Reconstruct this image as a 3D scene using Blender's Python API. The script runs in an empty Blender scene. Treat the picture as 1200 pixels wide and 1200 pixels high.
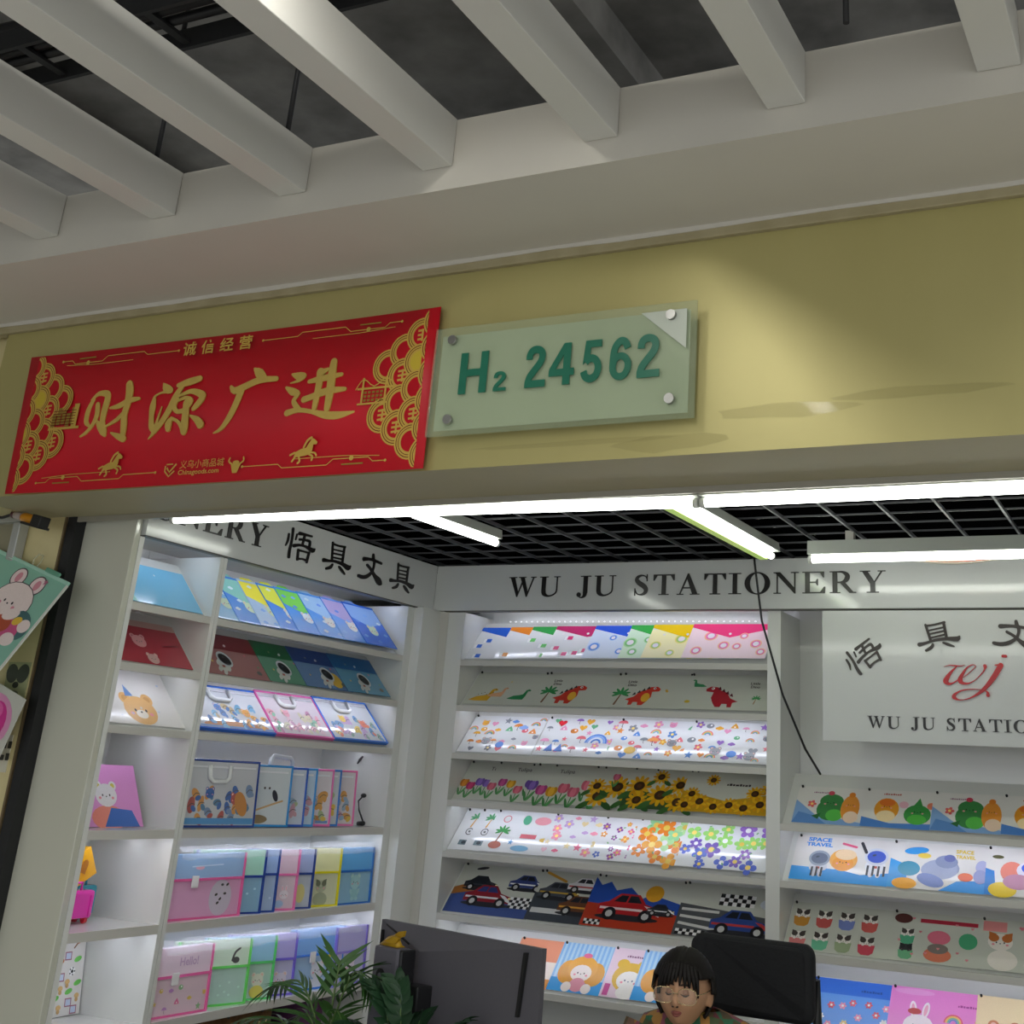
import bpy, bmesh, math, random
from mathutils import Vector, Matrix
random.seed(7)
PI = math.pi
SC = bpy.context.scene
COL = SC.collection

# ------------------------------------------------------------------ camera
cam_d = bpy.data.cameras.new('camera'); cam = bpy.data.objects.new('camera', cam_d); COL.objects.link(cam)
YAW, PITCH, ROLL, FPX, PPX, PPY = -0.44815, 0.36931, 0.057435, 1429.86, 721.87, 363.65
_f = Vector((math.sin(YAW) * math.cos(PITCH), math.cos(YAW) * math.cos(PITCH), math.sin(PITCH)))
_r = Vector((math.cos(YAW), -math.sin(YAW), 0)); _u = _r.cross(_f)
_r2 = math.cos(ROLL) * _r + math.sin(ROLL) * _u; _u2 = -math.sin(ROLL) * _r + math.cos(ROLL) * _u
M3 = Matrix((_r2, _u2, -_f)).transposed()
cam.matrix_world = Matrix.Translation((0, -2.6, 1.6)) @ M3.to_4x4()
cam_d.sensor_width = 36; cam_d.sensor_height = 36; cam_d.sensor_fit = 'HORIZONTAL'
cam_d.lens = FPX / 1200 * 36
cam_d.shift_x = (600 - PPX) / 1200; cam_d.shift_y = (PPY - 600) / 1200
cam_d.clip_start = 0.02
SC.camera = cam

# ------------------------------------------------------------------ world, exposure
w = bpy.data.worlds.new('world'); SC.world = w; w.use_nodes = True
w.node_tree.nodes['Background'].inputs[0].default_value = (0.80, 0.83, 0.84, 1)
w.node_tree.nodes['Background'].inputs[1].default_value = 1.12
SC.view_settings.view_transform = 'Standard'; SC.view_settings.look = 'None'
SC.view_settings.exposure = 0.0; SC.view_settings.gamma = 1.0; SC.view_settings.use_curve_mapping = False
SC.cycles.use_denoising = True
SC.cycles.max_bounces = 8; SC.cycles.diffuse_bounces = 4; SC.cycles.glossy_bounces = 3
SC.cycles.transparent_max_bounces = 16; SC.cycles.caustics_reflective = False; SC.cycles.caustics_refractive = False
SC.cycles.sample_clamp_indirect = 4.0

E_TUBE, E_LED, E_CORR = 10.0, 22.0, 42.0       # radiance of shop tubes, shelf strips, corridor lamps

# ------------------------------------------------------------------ materials
def lin(h):
    if isinstance(h, (tuple, list)): return tuple(h[:3])
    h = h.lstrip('#'); c = [int(h[i:i + 2], 16) / 255 for i in (0, 2, 4)]
    return tuple(x / 12.92 if x <= .04045 else ((x + .055) / 1.055) ** 2.4 for x in c)
MATS = {}
def mat(name, color, rough=.5, metal=0, noise=.06, nscale=18, bump=0, coat=0, spec=.5, color2=None, emit=None, estr=0, stretch=None):
    if name in MATS: return MATS[name]
    m = bpy.data.materials.new(name); m.use_nodes = True; nt = m.node_tree; b = nt.nodes['Principled BSDF']
    c = lin(color); c2 = lin(color2) if color2 else tuple(max(0, x * (1 - noise)) for x in c)
    tc = nt.nodes.new('ShaderNodeTexCoord'); mp = nt.nodes.new('ShaderNodeMapping')
    nt.links.new(tc.outputs['Object'], mp.inputs[0])
    if stretch: mp.inputs['Scale'].default_value = stretch
    nz = nt.nodes.new('ShaderNodeTexNoise'); nz.inputs['Scale'].default_value = nscale; nz.inputs['Detail'].default_value = 5
    nt.links.new(mp.outputs[0], nz.inputs[0])
    mx = nt.nodes.new('ShaderNodeMix'); mx.data_type = 'RGBA'
    mx.inputs[6].default_value = (*c, 1); mx.inputs[7].default_value = (*c2, 1)
    nt.links.new(nz.outputs[0], mx.inputs[0]); nt.links.new(mx.outputs[2], b.inputs['Base Color'])
    b.inputs['Roughness'].default_value = rough; b.inputs['Metallic'].default_value = metal
    b.inputs['Coat Weight'].default_value = coat; b.inputs['Coat Roughness'].default_value = .08
    b.inputs['Specular IOR Level'].default_value = spec
    if bump:
        bp = nt.nodes.new('ShaderNodeBump'); bp.inputs['Strength'].default_value = bump; bp.inputs['Distance'].default_value = .01
        nt.links.new(nz.outputs[0], bp.inputs['Height']); nt.links.new(bp.outputs[0], b.inputs['Normal'])
    if emit:
        b.inputs['Emission Color'].default_value = (*lin(emit), 1); b.inputs['Emission Strength'].default_value = estr
    MATS[name] = m; return m
def clear(name, color, alpha=.35, rough=.15):
    """thin see-through plastic film: partly transparent, partly a glossy tinted sheet"""
    if name in MATS: return MATS[name]
    m = mat(name, color, rough, noise=.05); b = m.node_tree.nodes['Principled BSDF']
    b.inputs['Alpha'].default_value = alpha; return m
def print_mat():
    m = bpy.data.materials.new('printed_ink'); m.use_nodes = True; nt = m.node_tree; b = nt.nodes['Principled BSDF']
    a = nt.nodes.new('ShaderNodeAttribute'); a.attribute_name = 'Col'
    nz = nt.nodes.new('ShaderNodeTexNoise'); nz.inputs['Scale'].default_value = 60
    hs = nt.nodes.new('ShaderNodeMapRange'); hs.inputs[3].default_value = .93; hs.inputs[4].default_value = 1.05
    mm = nt.nodes.new('ShaderNodeVectorMath'); mm.operation = 'SCALE'
    nt.links.new(nz.outputs[0], hs.inputs[0]); nt.links.new(a.outputs['Color'], mm.inputs[0]); nt.links.new(hs.outputs[0], mm.inputs['Scale'])
    nt.links.new(mm.outputs[0], b.inputs['Base Color']); b.inputs['Roughness'].default_value = .32
    return m
INK = print_mat()
WHITE = mat('white_laminate', '#dfe0dc', .22, noise=.03, nscale=6, coat=.3)
WHITE_EDGE = mat('white_edge_band', '#cdcbc4', .4, noise=.05, nscale=9)
SIGNWHITE = mat('sign_white_acrylic', '#d3d5d4', .1, noise=.02, nscale=4)
BLACK = mat('black_acrylic', '#141011', .3)
GOLDFOIL = mat('gold_foil', '#dcbc5e', .38, metal=.2, noise=.25, nscale=35)
REDVINYL = mat('red_vinyl', '#cc001c', .5, noise=.08, nscale=5)
CHROME = mat('brushed_steel', '#b9b9b5', .28, metal=1, noise=.1, nscale=60)
BLACKPL = mat('black_plastic', '#17171a', .45, noise=.2, nscale=40)
TUBE = mat('fluorescent_tube', '#ffffff', .4, emit='#fbfff4', estr=E_TUBE)
LED = mat('led_diodes', '#ffffff', .4, emit='#e9edff', estr=E_LED)

# ------------------------------------------------------------------ mesh helpers
class MB:
    """collects shapes, links them as one mesh object"""
    def __init__(s): s.bm = bmesh.new()
    def box(s, x0, x1, y0, y1, z0, z1, mi=0, bev=0):
        r = bmesh.ops.create_cube(s.bm, size=1)
        vs = r['verts']
        for v in vs: v.co = Vector((x0 + (v.co.x + .5) * (x1 - x0), y0 + (v.co.y + .5) * (y1 - y0), z0 + (v.co.z + .5) * (z1 - z0)))
        fs = list({f for v in vs for f in v.link_faces})
        for f in fs: f.material_index = mi
        if bev: bmesh.ops.bevel(s.bm, geom=list({e for f in fs for e in f.edges}), offset=bev, segments=2, affect='EDGES', profile=.6)
        return s
    def tube(s, pts, r, n=8, cap=True, mi=0):
        pts = [Vector(p) for p in pts]; rs = r if isinstance(r, (list, tuple)) else [r] * len(pts); rings = []
        for i, p in enumerate(pts):
            t = (pts[min(i + 1, len(pts) - 1)] - pts[max(i - 1, 0)]).normalized()
            a = t.cross(Vector((0, 0, 1)));
            if a.length < .05: a = t.cross(Vector((1, 0, 0)))
            a.normalize(); b = t.cross(a)
            rings.append([s.bm.verts.new(p + rs[i] * (math.cos(2 * PI * k / n) * a + math.sin(2 * PI * k / n) * b)) for k in range(n)])
        for A, B in zip(rings, rings[1:]):
            for k in range(n):
                f = s.bm.faces.new((A[k], A[(k + 1) % n], B[(k + 1) % n], B[k])); f.smooth = True; f.material_index = mi
        if cap:
            for R in (rings[0], rings[-1]):
                f = s.bm.faces.new(R); f.material_index = mi
        return s
    def loft(s, rings, close=True, mi=0, caps=True):
        R = [[s.bm.verts.new(p) for p in r] for r in rings]; n = len(R[0])
        for A, B in zip(R, R[1:]):
            for k in range(n if close else n - 1):
                f = s.bm.faces.new((A[k], A[(k + 1) % n], B[(k + 1) % n], B[k])); f.smooth = True; f.material_index = mi
        if caps and close:
            s.bm.faces.new(R[0]); s.bm.faces.new(R[-1])
        return s
    def prism(s, pts, axis, a0, a1, mi=0):
        """polygon pts (2D) extruded along axis 'x','y' or 'z' from a0 to a1"""
        def P(p, a): return {'x': (a, p[0], p[1]), 'y': (p[0], a, p[1]), 'z': (p[0], p[1], a)}[axis]
        A = [s.bm.verts.new(P(p, a0)) for p in pts]; B = [s.bm.verts.new(P(p, a1)) for p in pts]; n = len(pts)
        fs = [s.bm.faces.new(A), s.bm.faces.new(B)]
        for k in range(n): fs.append(s.bm.faces.new((A[k], A[(k + 1) % n], B[(k + 1) % n], B[k])))
        for f in fs: f.material_index = mi
        return s
    def ball(s, c, r, seg=16, rings=10, mi=0):
        r = r if isinstance(r, (tuple, list)) else (r, r, r)
        q = bmesh.ops.create_uvsphere(s.bm, u_segments=seg, v_segments=rings, radius=1)
        for v in q['verts']: v.co = Vector((c[0] + v.co.x * r[0], c[1] + v.co.y * r[1], c[2] + v.co.z * r[2]))
        for f in {f for v in q['verts'] for f in v.link_faces}: f.smooth = True; f.material_index = mi
        return s
    def xform(s, M): s.bm.transform(M); return s
    def build(s, name, m, parent=None, M=None, bevel=0):
        bmesh.ops.recalc_face_normals(s.bm, faces=s.bm.faces)
        me = bpy.data.meshes.new(name); s.bm.to_mesh(me); s.bm.free()
        for q in (m if isinstance(m, (list, tuple)) else [m]): me.materials.append(q)
        o = bpy.data.objects.new(name, me); COL.objects.link(o)
        if parent is not None: o.parent = parent
        if M is not None: o.matrix_local = M
        if bevel:
            b = o.modifiers.new('bevel', 'BEVEL'); b.width = bevel; b.segments = 2; b.limit_method = 'ANGLE'
        return o
def box(name, m, parent, *a, bevel=0, M=None): return MB().box(*a).build(name, m, parent, M, bevel)
def tag(o, label=None, cat=None, group=None, kind=None):
    if label: o['label'] = label
    if cat: o['category'] = cat
    if group: o['group'] = group
    if kind: o['kind'] = kind
    return o
def empty(name, loc=(0, 0, 0), rz=0, M=None):
    o = bpy.data.objects.new(name, None); COL.objects.link(o); o.empty_display_size = .05
    if M is not None: o.matrix_world = M
    else: o.location = loc; o.rotation_euler = (0, 0, rz)
    return o
def struct(name, m, *a, label=None, bevel=0): return tag(box(name, m, None, *a, bevel=bevel), label, None, None, 'structure')

# ------------------------------------------------------------------ flat print: coloured shapes in thin layers
EPS = 0.00007
_glyphs = {}
def glyph_polys(txt, off=0.0):
    """outline polygons (tri list) of a line of text in unit size, from the built-in font"""
    if (txt, off) in _glyphs: return _glyphs[(txt, off)]
    cu = bpy.data.curves.new('t', 'FONT'); cu.body = txt; cu.size = 1; cu.resolution_u = 3; cu.offset = off
    o = bpy.data.objects.new('t', cu); COL.objects.link(o)
    dg = bpy.context.evaluated_depsgraph_get(); me = bpy.data.meshes.new_from_object(o.evaluated_get(dg))
    V = [(v.co.x, v.co.y) for v in me.vertices]; F = [tuple(p.vertices) for p in me.polygons]
    bpy.data.objects.remove(o); bpy.data.curves.remove(cu); bpy.data.meshes.remove(me)
    _glyphs[(txt, off)] = (V, F); return V, F
class Art:
    def __init__(s, sc=1.0): s.v = []; s.f = []; s.c = []; s.z = 0; s.sc = sc
    def poly(s, pts, col, up=True):
        n = len(s.v)
        if up: s.z += EPS
        s.v += [(x * s.sc, y * s.sc, s.z) for x, y in pts]; s.f.append(tuple(range(n, n + len(pts)))); s.c.append(lin(col))
        return s
    def rect(s, x0, y0, x1, y1, col): return s.poly([(x0, y0), (x1, y0), (x1, y1), (x0, y1)], col)
    def ell(s, x, y, rx, ry=None, col='#000000', rot=0, n=18, a0=0, a1=2 * PI):
        ry = rx if ry is None else ry; c, q = math.cos(rot), math.sin(rot); P = []
        m = n if abs(a1 - a0 - 2 * PI) < 1e-6 else n + 1
        for k in range(m):
            t = a0 + (a1 - a0) * k / n; u, v = rx * math.cos(t), ry * math.sin(t); P.append((x + u * c - v * q, y + u * q + v * c))
        return s.poly(P, col)
    def ring(s, x, y, r0, r1, col, n=20, a0=0, a1=2 * PI):
        s.z += EPS
        for k in range(n):
            t, u = a0 + (a1 - a0) * k / n, a0 + (a1 - a0) * (k + 1) / n
            s.poly([(x + r0 * math.cos(t), y + r0 * math.sin(t)), (x + r1 * math.cos(t), y + r1 * math.sin(t)), (x + r1 * math.cos(u), y + r1 * math.sin(u)), (x + r0 * math.cos(u), y + r0 * math.sin(u))], col, False)
        return s
    def stroke(s, pts, w=None, col='#000000', rnd=True, sub=3):
        """brush stroke through (x,y[,w]) points, smoothed"""
        P = [(p[0], p[1], p[2] if len(p) > 2 else w) for p in pts]
        if len(P) > 2 and sub > 1:
            Q = []
            for i in range(len(P) - 1):
                p0, p1, p2, p3 = P[max(i - 1, 0)], P[i], P[i + 1], P[min(i + 2, len(P) - 1)]
                for k in range(sub):
                    t = k / sub
                    Q.append(tuple(.5 * (2 * b + (c - a) * t + (2 * a - 5 * b + 4 * c - d) * t * t + (3 * b - a - 3 * c + d) * t ** 3) for a, b, c, d in zip(p0, p1, p2, p3)))
            P = Q + [P[-1]]
        s.z += EPS
        if rnd:         # separate segments with round joints
            for i in range(len(P)):
                x, y, ww = P[i]; s.z += EPS * .15; s.ell(x, y, max(ww, 2e-4) / 2, None, col, n=8 if ww < .01 else 12); s.z -= EPS
                if i + 1 < len(P):
                    x2, y2, w2 = P[i + 1]; dx, dy = x2 - x, y2 - y; l = math.hypot(dx, dy) or 1; nx, ny = -dy / l / 2, dx / l / 2; s.z += EPS * .15
                    s.poly([(x + nx * ww, y + ny * ww), (x - nx * ww, y - ny * ww), (x2 - nx * w2, y2 - ny * w2), (x2 + nx * w2, y2 + ny * w2)], col, False)
            return s
        L = []
        for i, (x, y, ww) in enumerate(P):
            a, b = P[max(i - 1, 0)], P[min(i + 1, len(P) - 1)]; dx, dy = b[0] - a[0], b[1] - a[1]; l = math.hypot(dx, dy) or 1
            ww = max(ww, 1e-4) / 2; L.append(((x - dy / l * ww, y + dx / l * ww), (x + dy / l * ww, y - dx / l * ww)))
        for (a, b), (c, d) in zip(L, L[1:]): s.poly([a, b, d, c], col, False)
        return s
    def text(s, txt, x, y, h, col, wx=1.0, rot=0, bold=0):
        V, F = glyph_polys(txt, bold * .5); c, q = math.cos(rot), math.sin(rot); n0 = len(s.v); s.z += EPS
        for a, b in V:
            a, b = a * h * wx, b * h; s.v.append(((x + a * c - b * q) * s.sc, (y + a * q + b * c) * s.sc, s.z))
        for f in F: s.f.append(tuple(i + n0 for i in f)); s.c.append(lin(col))
        return s
    def marks(s, x, y, h, col, n=8):
        """a line of print too small to read: short unequal dashes"""
        for k in range(n):
            w = h * (.35, .6, .45, .7, .5)[k % 5]; s.rect(x, y, x + w, y + h * (.45, .6, .5)[k % 3], col); x += w + h * .18
        return s
    def star(s, x, y, r, col, n=5, q=.45, rot=PI / 2):
        return s.poly([(x + (r if k % 2 == 0 else r * q) * math.cos(rot + PI * k / n), y + (r if k % 2 == 0 else r * q) * math.sin(rot + PI * k / n)) for k in range(2 * n)], col)
    def heart(s, x, y, r, col):
        P = []
        for k in range(20):
            t = 2 * PI * k / 20; P.append((x + r * .06 * 16 * math.sin(t) ** 3, y + r * .06 * (13 * math.cos(t) - 5 * math.cos(2 * t) - 2 * math.cos(3 * t) - math.cos(4 * t))))
        return s.poly(P, col)
    def flower(s, x, y, r, col, n=5, cen='#ffe27a', rot=0, cr=.33):
        for k in range(n):
            t = rot + 2 * PI * k / n; s.ell(x + .6 * r * math.cos(t), y + .6 * r * math.sin(t), .42 * r, .3 * r * 5 / n + .05 * r, col, t, 10)
        return s.ell(x, y, r * cr, None, cen, n=10)
    def build(s, name, parent, M=None, m=None):
        k = min(1.0, .0016 / max(s.z, 1e-9))
        me = bpy.data.meshes.new(name); me.from_pydata([(p[0], p[1], p[2] * k) for p in s.v], [], s.f)
        at = me.color_attributes.new('Col', 'FLOAT_COLOR', 'CORNER'); buf = []
        for p in me.polygons:
            for _ in p.vertices: buf += [*s.c[p.index], 1.0]
        at.data.foreach_set('color', buf); me.materials.append(m or INK)
        o = bpy.data.objects.new(name, me); COL.objects.link(o); o.parent = parent
        if M is not None: o.matrix_local = M
        return o
def extrude_polys(name, V, F, depth, m, parent, M=None):
    """flat polygons raised to a thin solid (cut letters)"""
    me = bpy.data.meshes.new(name); bm = bmesh.new(); lz = bm.verts.layers.float.new('lay'); vs = [bm.verts.new((p[0], p[1], 0)) for p in V]; lay = [p[2] if len(p) > 2 else 0 for p in V]
    for f in F:
        try: bm.faces.new([vs[i] for i in f])
        except ValueError: pass
    bmesh.ops.recalc_face_normals(bm, faces=bm.faces)
    for v, q in zip(vs, lay): v[lz] = q
    r = bmesh.ops.extrude_face_region(bm, geom=list(bm.faces))
    for v in r['geom']:
        if isinstance(v, bmesh.types.BMVert): v.co.z += depth + v[lz]
    bmesh.ops.recalc_face_normals(bm, faces=bm.faces)
    bm.to_mesh(me); bm.free(); me.materials.append(m)
    o = bpy.data.objects.new(name, me); COL.objects.link(o); o.parent = parent
    if M is not None: o.matrix_local = M
    return o
def frame(o, ax, ay):
    """matrix with origin o, local x along ax, local y along ay, z the normal"""
    ax = Vector(ax).normalized(); ay = Vector(ay).normalized(); az = ax.cross(ay)
    m = Matrix((ax, ay, az)).transposed().to_4x4(); m.translation = Vector(o); return m

# ------------------------------------------------------------------ lettering
LW = dict(W=1.6, U=1.18, J=.82, S=.86, T=1.12, A=1.2, I=.63, O=1.27, N=1.23, E=1.1, R=1.25, Y=1.19)
def serif(ch):
    """bold roman capital, cap height 1"""
    W = LW[ch]; a = Art(); R = lambda x0, y0, x1, y1: a.rect(x0, y0, x1, y1, '#000000'); P = lambda p: a.poly(p, '#000000'); h = .045
    if ch == 'I': R(W / 2 - .11, 0, W / 2 + .11, 1); R(0, 0, W, h); R(0, 1 - h, W, 1)
    if ch == 'T':
        R(W / 2 - .11, 0, W / 2 + .11, 1); R(W / 2 - .27, 0, W / 2 + .27, h); R(0, .94, W, 1)
        P([(0, 1), (0, .7), (.05, .7), (.2, .94)]); P([(W, 1), (W, .7), (W - .05, .7), (W - .2, .94)])
    if ch == 'E':
        R(.13, 0, .36, 1); R(0, 0, .5, h); R(0, 1 - h, .5, 1); R(.3, .94, W - .05, 1); R(.3, 0, W - .02, .06); R(.3, .48, .75, .54)
        P([(W - .05, 1), (W - .05, .72), (W - .1, .72), (W - .25, .94)]); P([(W - .02, 0), (W, .3), (W - .06, .3), (W - .25, .06)]); P([(.75, .36), (.75, .66), (.7, .66), (.62, .51), (.7, .36)])
    if ch == 'N':
        R(.15, 0, .21, 1); R(W - .22, 0, W - .16, 1); P([(.05, 1), (.33, 1), (W - .16, .22), (W - .16, 0), (W - .21, 0)])
        R(0, 0, .36, h); R(W - .38, 1 - h, W, 1); R(0, 1 - h, .3, 1)
    if ch == 'R':
        R(.13, 0, .36, 1); R(0, 0, .5, h); R(0, 1 - h, .5, 1)
        a.stroke([(.35, .965, .06), (.6, .96, .1), (.8, .85, .2), (.84, .73, .23), (.76, .58, .2), (.58, .5, .08), (.35, .49, .06)], None, '#000000', False)
        P([(.46, .49), (.72, .49), (1.12, .05), (1.25, .045), (1.25, 0), (.93, 0)])
    if ch == 'Y':
        P([(.08, 1), (.34, 1), (.68, .5), (.68, .4), (.47, .4)]); P([(.62, .46), (W - .2, 1), (W - .12, 1), (.68, .44)])
        R(.47, 0, .7, .48); R(.3, 0, .87, h); R(0, 1 - h, .48, 1); R(W - .36, 1 - h, W, 1)
    if ch == 'O':
        n = 28
        for k in range(n):
            t, u = 2 * PI * k / n, 2 * PI * (k + 1) / n; f = lambda t, rx, ry: (W / 2 + rx * math.cos(t), .5 + ry * math.sin(t))
            P([f(t, .635, .53), f(u, .635, .53), f(u, .37, .475), f(t, .37, .475)])
    if ch == 'U':
        R(.12, .3, .35, 1); R(0, 1 - h, .48, 1); R(W - .36, 1 - h, W, 1); R(W - .21, .3, W - .15, 1)
        a.stroke([(.235, .36, .23), (.27, .15, .23), (.42, .04, .14), (.6, .015, .08), (.82, .08, .06), (.97, .2, .06), (W - .18, .36, .06)], None, '#000000', False)
    if ch == 'J':
        R(.36, .15, .6, 1); R(.2, 1 - h, .78, 1)
        a.stroke([(.48, .25, .24), (.46, .05, .2), (.36, -.06, .1), (.22, -.08, .06), (.12, .0, .08)], None, '#000000', False); a.ell(.13, .06, .12, None, '#000000')
    if ch == 'S':
        a.stroke([(.74, .72, .05), (.66, .9, .06), (.45, .97, .08), (.24, .9, .14), (.17, .76, .2), (.3, .6, .24), (.55, .45, .25), (.68, .28, .22), (.62, .11, .16), (.42, .03, .08), (.2, .08, .06), (.08, .3, .05)], None, '#000000', False)
        R(.7, .68, .75, 1.02); R(.06, -.02, .11, .34)
    if ch == 'A':
        P([(.12, .02), (.18, .02), (.6, .9), (.56, 1.02)]); P([(.5, .85), (.58, 1.03), (.63, 1.03), (1.1, .02), (.82, .02)]); R(.32, .3, .8, .36)
        R(0, 0, .35, h); R(.7, 0, W, h)
    if ch == 'W':
        P([(.08, 1), (.33, 1), (.58, .22), (.5, -.02)]); P([(.49, -.02), (.54, -.02), (.88, .85), (.84, .95)]); P([(.66, 1), (.9, 1), (1.14, .24), (1.06, -.02)]); P([(1.05, -.02), (1.1, -.02), (1.5, 1), (1.43, 1)])
        R(0, 1 - h, .46, 1); R(.58, 1 - h, 1.0, 1); R(1.3, 1 - h, W, 1)
    return a
BRUSH = {   # brush characters: strokes of (x, y, width) in mm about the character's centre
    'cai': [[(-83,49,12),(-96,18,17),(-96,-19,16),(-81,-34,9)],[(-91,48,7),(-67,66,13),(-34,64,19),(-25,49,21),(-28,13,22),(-27,-28,19),(-16,-53,24),(-5,-69,11)],[(-53,-20,5),(-34,-39,19),(-15,-57,22)],[(-61,31,15),(-55,-2,17),(-65,-33,13),(-85,-56,11),(-106,-67,6)],[(-5,16,7),(30,20,16),(68,34,17),(106,37,9)],[(54,87,22),(62,62,26),(63,26,22),(59,-10,20),(66,-46,21),(72,-86,14)],[(20,-64,5),(52,-77,16),(75,-86,19)],[(57,-2,13),(32,-24,12),(-10,-43,5)]],
    'yuan': [[(-75,83,5),(-59,66,24),(-41,58,14),(-76,55,6),(-99,46,7),(-101,32,14),(-101,12,21),(-98,-20,16),(-90,-48,19),(-75,-61,20)],[(-93,-87,3),(-76,-65,13),(-71,-26,7),(-64,10,3)],[(-15,73,12),(27,80,21),(65,87,17)],[(1,67,14),(-17,38,20),(-32,-1,20),(-53,-38,18),(-74,-65,15)],[(-5,38,7),(40,50,13),(81,38,20),(89,27,19),(74,7,18),(62,-5,13)],[(-5,28,11),(-15,10,14),(-1,-9,12),(28,-6,13),(47,20,14),(22,31,10),(-4,23,6)],[(31,14,20),(37,-33,22),(40,-65,24),(43,-78,12)],[(-16,-28,8),(-24,-45,21),(-21,-62,15)],[(-16,-29,9),(13,-42,9),(36,-67,12)],[(55,-26,5),(85,-41,18),(101,-57,21)]],
    'guang': [[(13,92,6),(34,76,26),(51,62,20)],[(-63,43,9),(-46,30,19),(-6,42,19),(40,55,18),(99,54,14)],[(-22,34,21),(-33,-8,20),(-51,-50,18),(-74,-82,12),(-99,-93,3)]],
    'jin': [[(-109,54,6),(-84,46,22),(-67,46,15),(-81,34,9),(-111,28,3)],[(-123,16,7),(-99,2,20),(-78,-5,12),(-90,-24,12),(-83,-37,15),(-66,-54,14)],[(-107,-60,17),(-70,-54,13),(-22,-62,11),(26,-75,19),(72,-79,19),(123,-73,5)],[(-45,27,10),(-15,31,16),(25,35,16),(64,39,10)],[(-54,-25,17),(-26,-18,16),(23,-6,19),(82,-5,11)],[(-10,52,22),(-9,20,19),(-11,-18,18),(-13,-52,14)],[(32,79,19),(31,46,23),(33,-6,23),(31,-57,17)],[(15,58,9),(-5,50,18)]],
    'wu': [[(-56,54,13),(-54,14,11),(-59,-28,14),(-58,-51,14)],[(-76,31,9),(-77,7,10),(-85,-13,5)],[(-29,39,7),(-33,18,6)],[(-15,45,14),(22,47,10),(59,48,8)],[(-10,23,10),(22,27,9),(52,25,12),(50,1,11)],[(16,43,11),(10,4,10)],[(-38,-6,14),(-7,2,10),(32,3,10),(73,-4,18),(85,3,8)],[(-10,-17,10),(-7,-52,11)],[(-10,-18,9),(25,-17,7),(56,-17,9)],[(55,-16,11),(49,-53,10)],[(-6,-50,9),(24,-46,7),(48,-49,9)]],
    'ju': [[(-44,54,11),(-36,-14,12)],[(-40,50,9),(-7,49,8),(37,52,10)],[(33,50,12),(32,-12,12)],[(-38,29,6),(30,32,7)],[(-36,14,7),(30,17,7)],[(-36,-2,7),(31,1,8)],[(-87,-22,17),(-58,-20,11),(-18,-15,11),(33,-17,14),(73,-25,21),(87,-16,7)],[(-30,-30,10),(-40,-42,13),(-64,-51,10)],[(15,-31,9),(34,-42,13),(55,-53,7)]],
    'wen': [[(-58,26,18),(-21,32,12),(22,32,12),(67,29,11)],[(4,53,14),(9,34,18)],[(15,32,16),(17,10,12),(8,-16,13),(-21,-38,16),(-52,-47,16),(-80,-46,14)],[(-30,6,12),(2,-9,13),(30,-29,18),(63,-46,31),(80,-53,12)]],
    'wj': [[(-110,38,1),(-91,43,3),(-71,42,5),(-51,41,3),(-36,46,1)],[(-66,39,3),(-88,17,10),(-104,-6,17),(-106,-15,17),(-94,-22,9),(-79,-18,4),(-61,-6,3)],[(-43,1,2),(-12,26,2),(2,41,2),(-8,46,3),(-29,35,5),(-50,6,12),(-55,-10,17),(-46,-18,11),(-26,-19,5),(-1,-6,2),(23,17,3),(33,31,6),(35,42,13)],[(70,46,3),(89,46,9)],[(90,45,18),(64,5,18),(38,-27,14),(12,-50,10),(-24,-70,4),(-57,-77,3),(-76,-71,11),(-80,-64,12),(-68,-52,6),(-43,-42,4),(-7,-39,3),(27,-42,3),(39,-49,8),(40,-58,13)],[(99,77,10),(109,77,10)]],
}
def brush(name, sc=1, rot=0, x=0, y=0, a=None, grow=1.0):
    a = a or Art(); c, q = math.cos(rot), math.sin(rot)
    for st in BRUSH[name]:
        a.stroke([(x + (p[0] * c - p[1] * q) * sc / 1000, y + (p[0] * q + p[1] * c) * sc / 1000, p[2] * sc * grow / 1000) for p in st], None, '#000000')
    return a
def letter(name, a, m, parent, M, sc=1.0, depth=.003):
    return extrude_polys(name, [(p[0] * sc, p[1] * sc, p[2]) for p in a.v], a.f, depth, m, parent, M)

# ================================================================== THE PLACE
# facade plane y = 0 (corridor at y < 0, shop at y > 0), x to the right, z up, metres
XL, YB = -3.104, 2.14                 # front planes of the side shelving and of the rear shelving
ZL = [2.063, 1.876, 1.686, 1.382, 1.102, .822]
ZBK = [2.067, 1.879, 1.685, 1.498, 1.302, 1.070, .836]
X1, X2, X3, XR = -2.934, -1.535, -1.4805, .02
CREAM = mat('cream_stone_panel', '#d9cd9f', .4, color2='#c7b985', nscale=9)
FASCIA = mat('champagne_metal_fascia', '#b8af76', .38, metal=.32, color2='#a89e64', nscale=3, stretch=(1, 1, .35))
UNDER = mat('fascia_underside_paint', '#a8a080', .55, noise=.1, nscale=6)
CEILW = mat('ceiling_white_paint', '#c8c8c4', .6, noise=.05, nscale=7)
SOFFIT = mat('bulkhead_plaster', '#cdc8bd', .7, noise=.07, nscale=5)
CONC = mat('raw_concrete', '#b3b0aa', .85, color2='#3c3b3a', nscale=5, bump=.4)
FLOORM = mat('polished_floor_tile', '#d2d1cd', .25, noise=.1, nscale=3)
struct('floor', FLOORM, -7, 4, -6, 2.6, -.1, 0)
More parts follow.
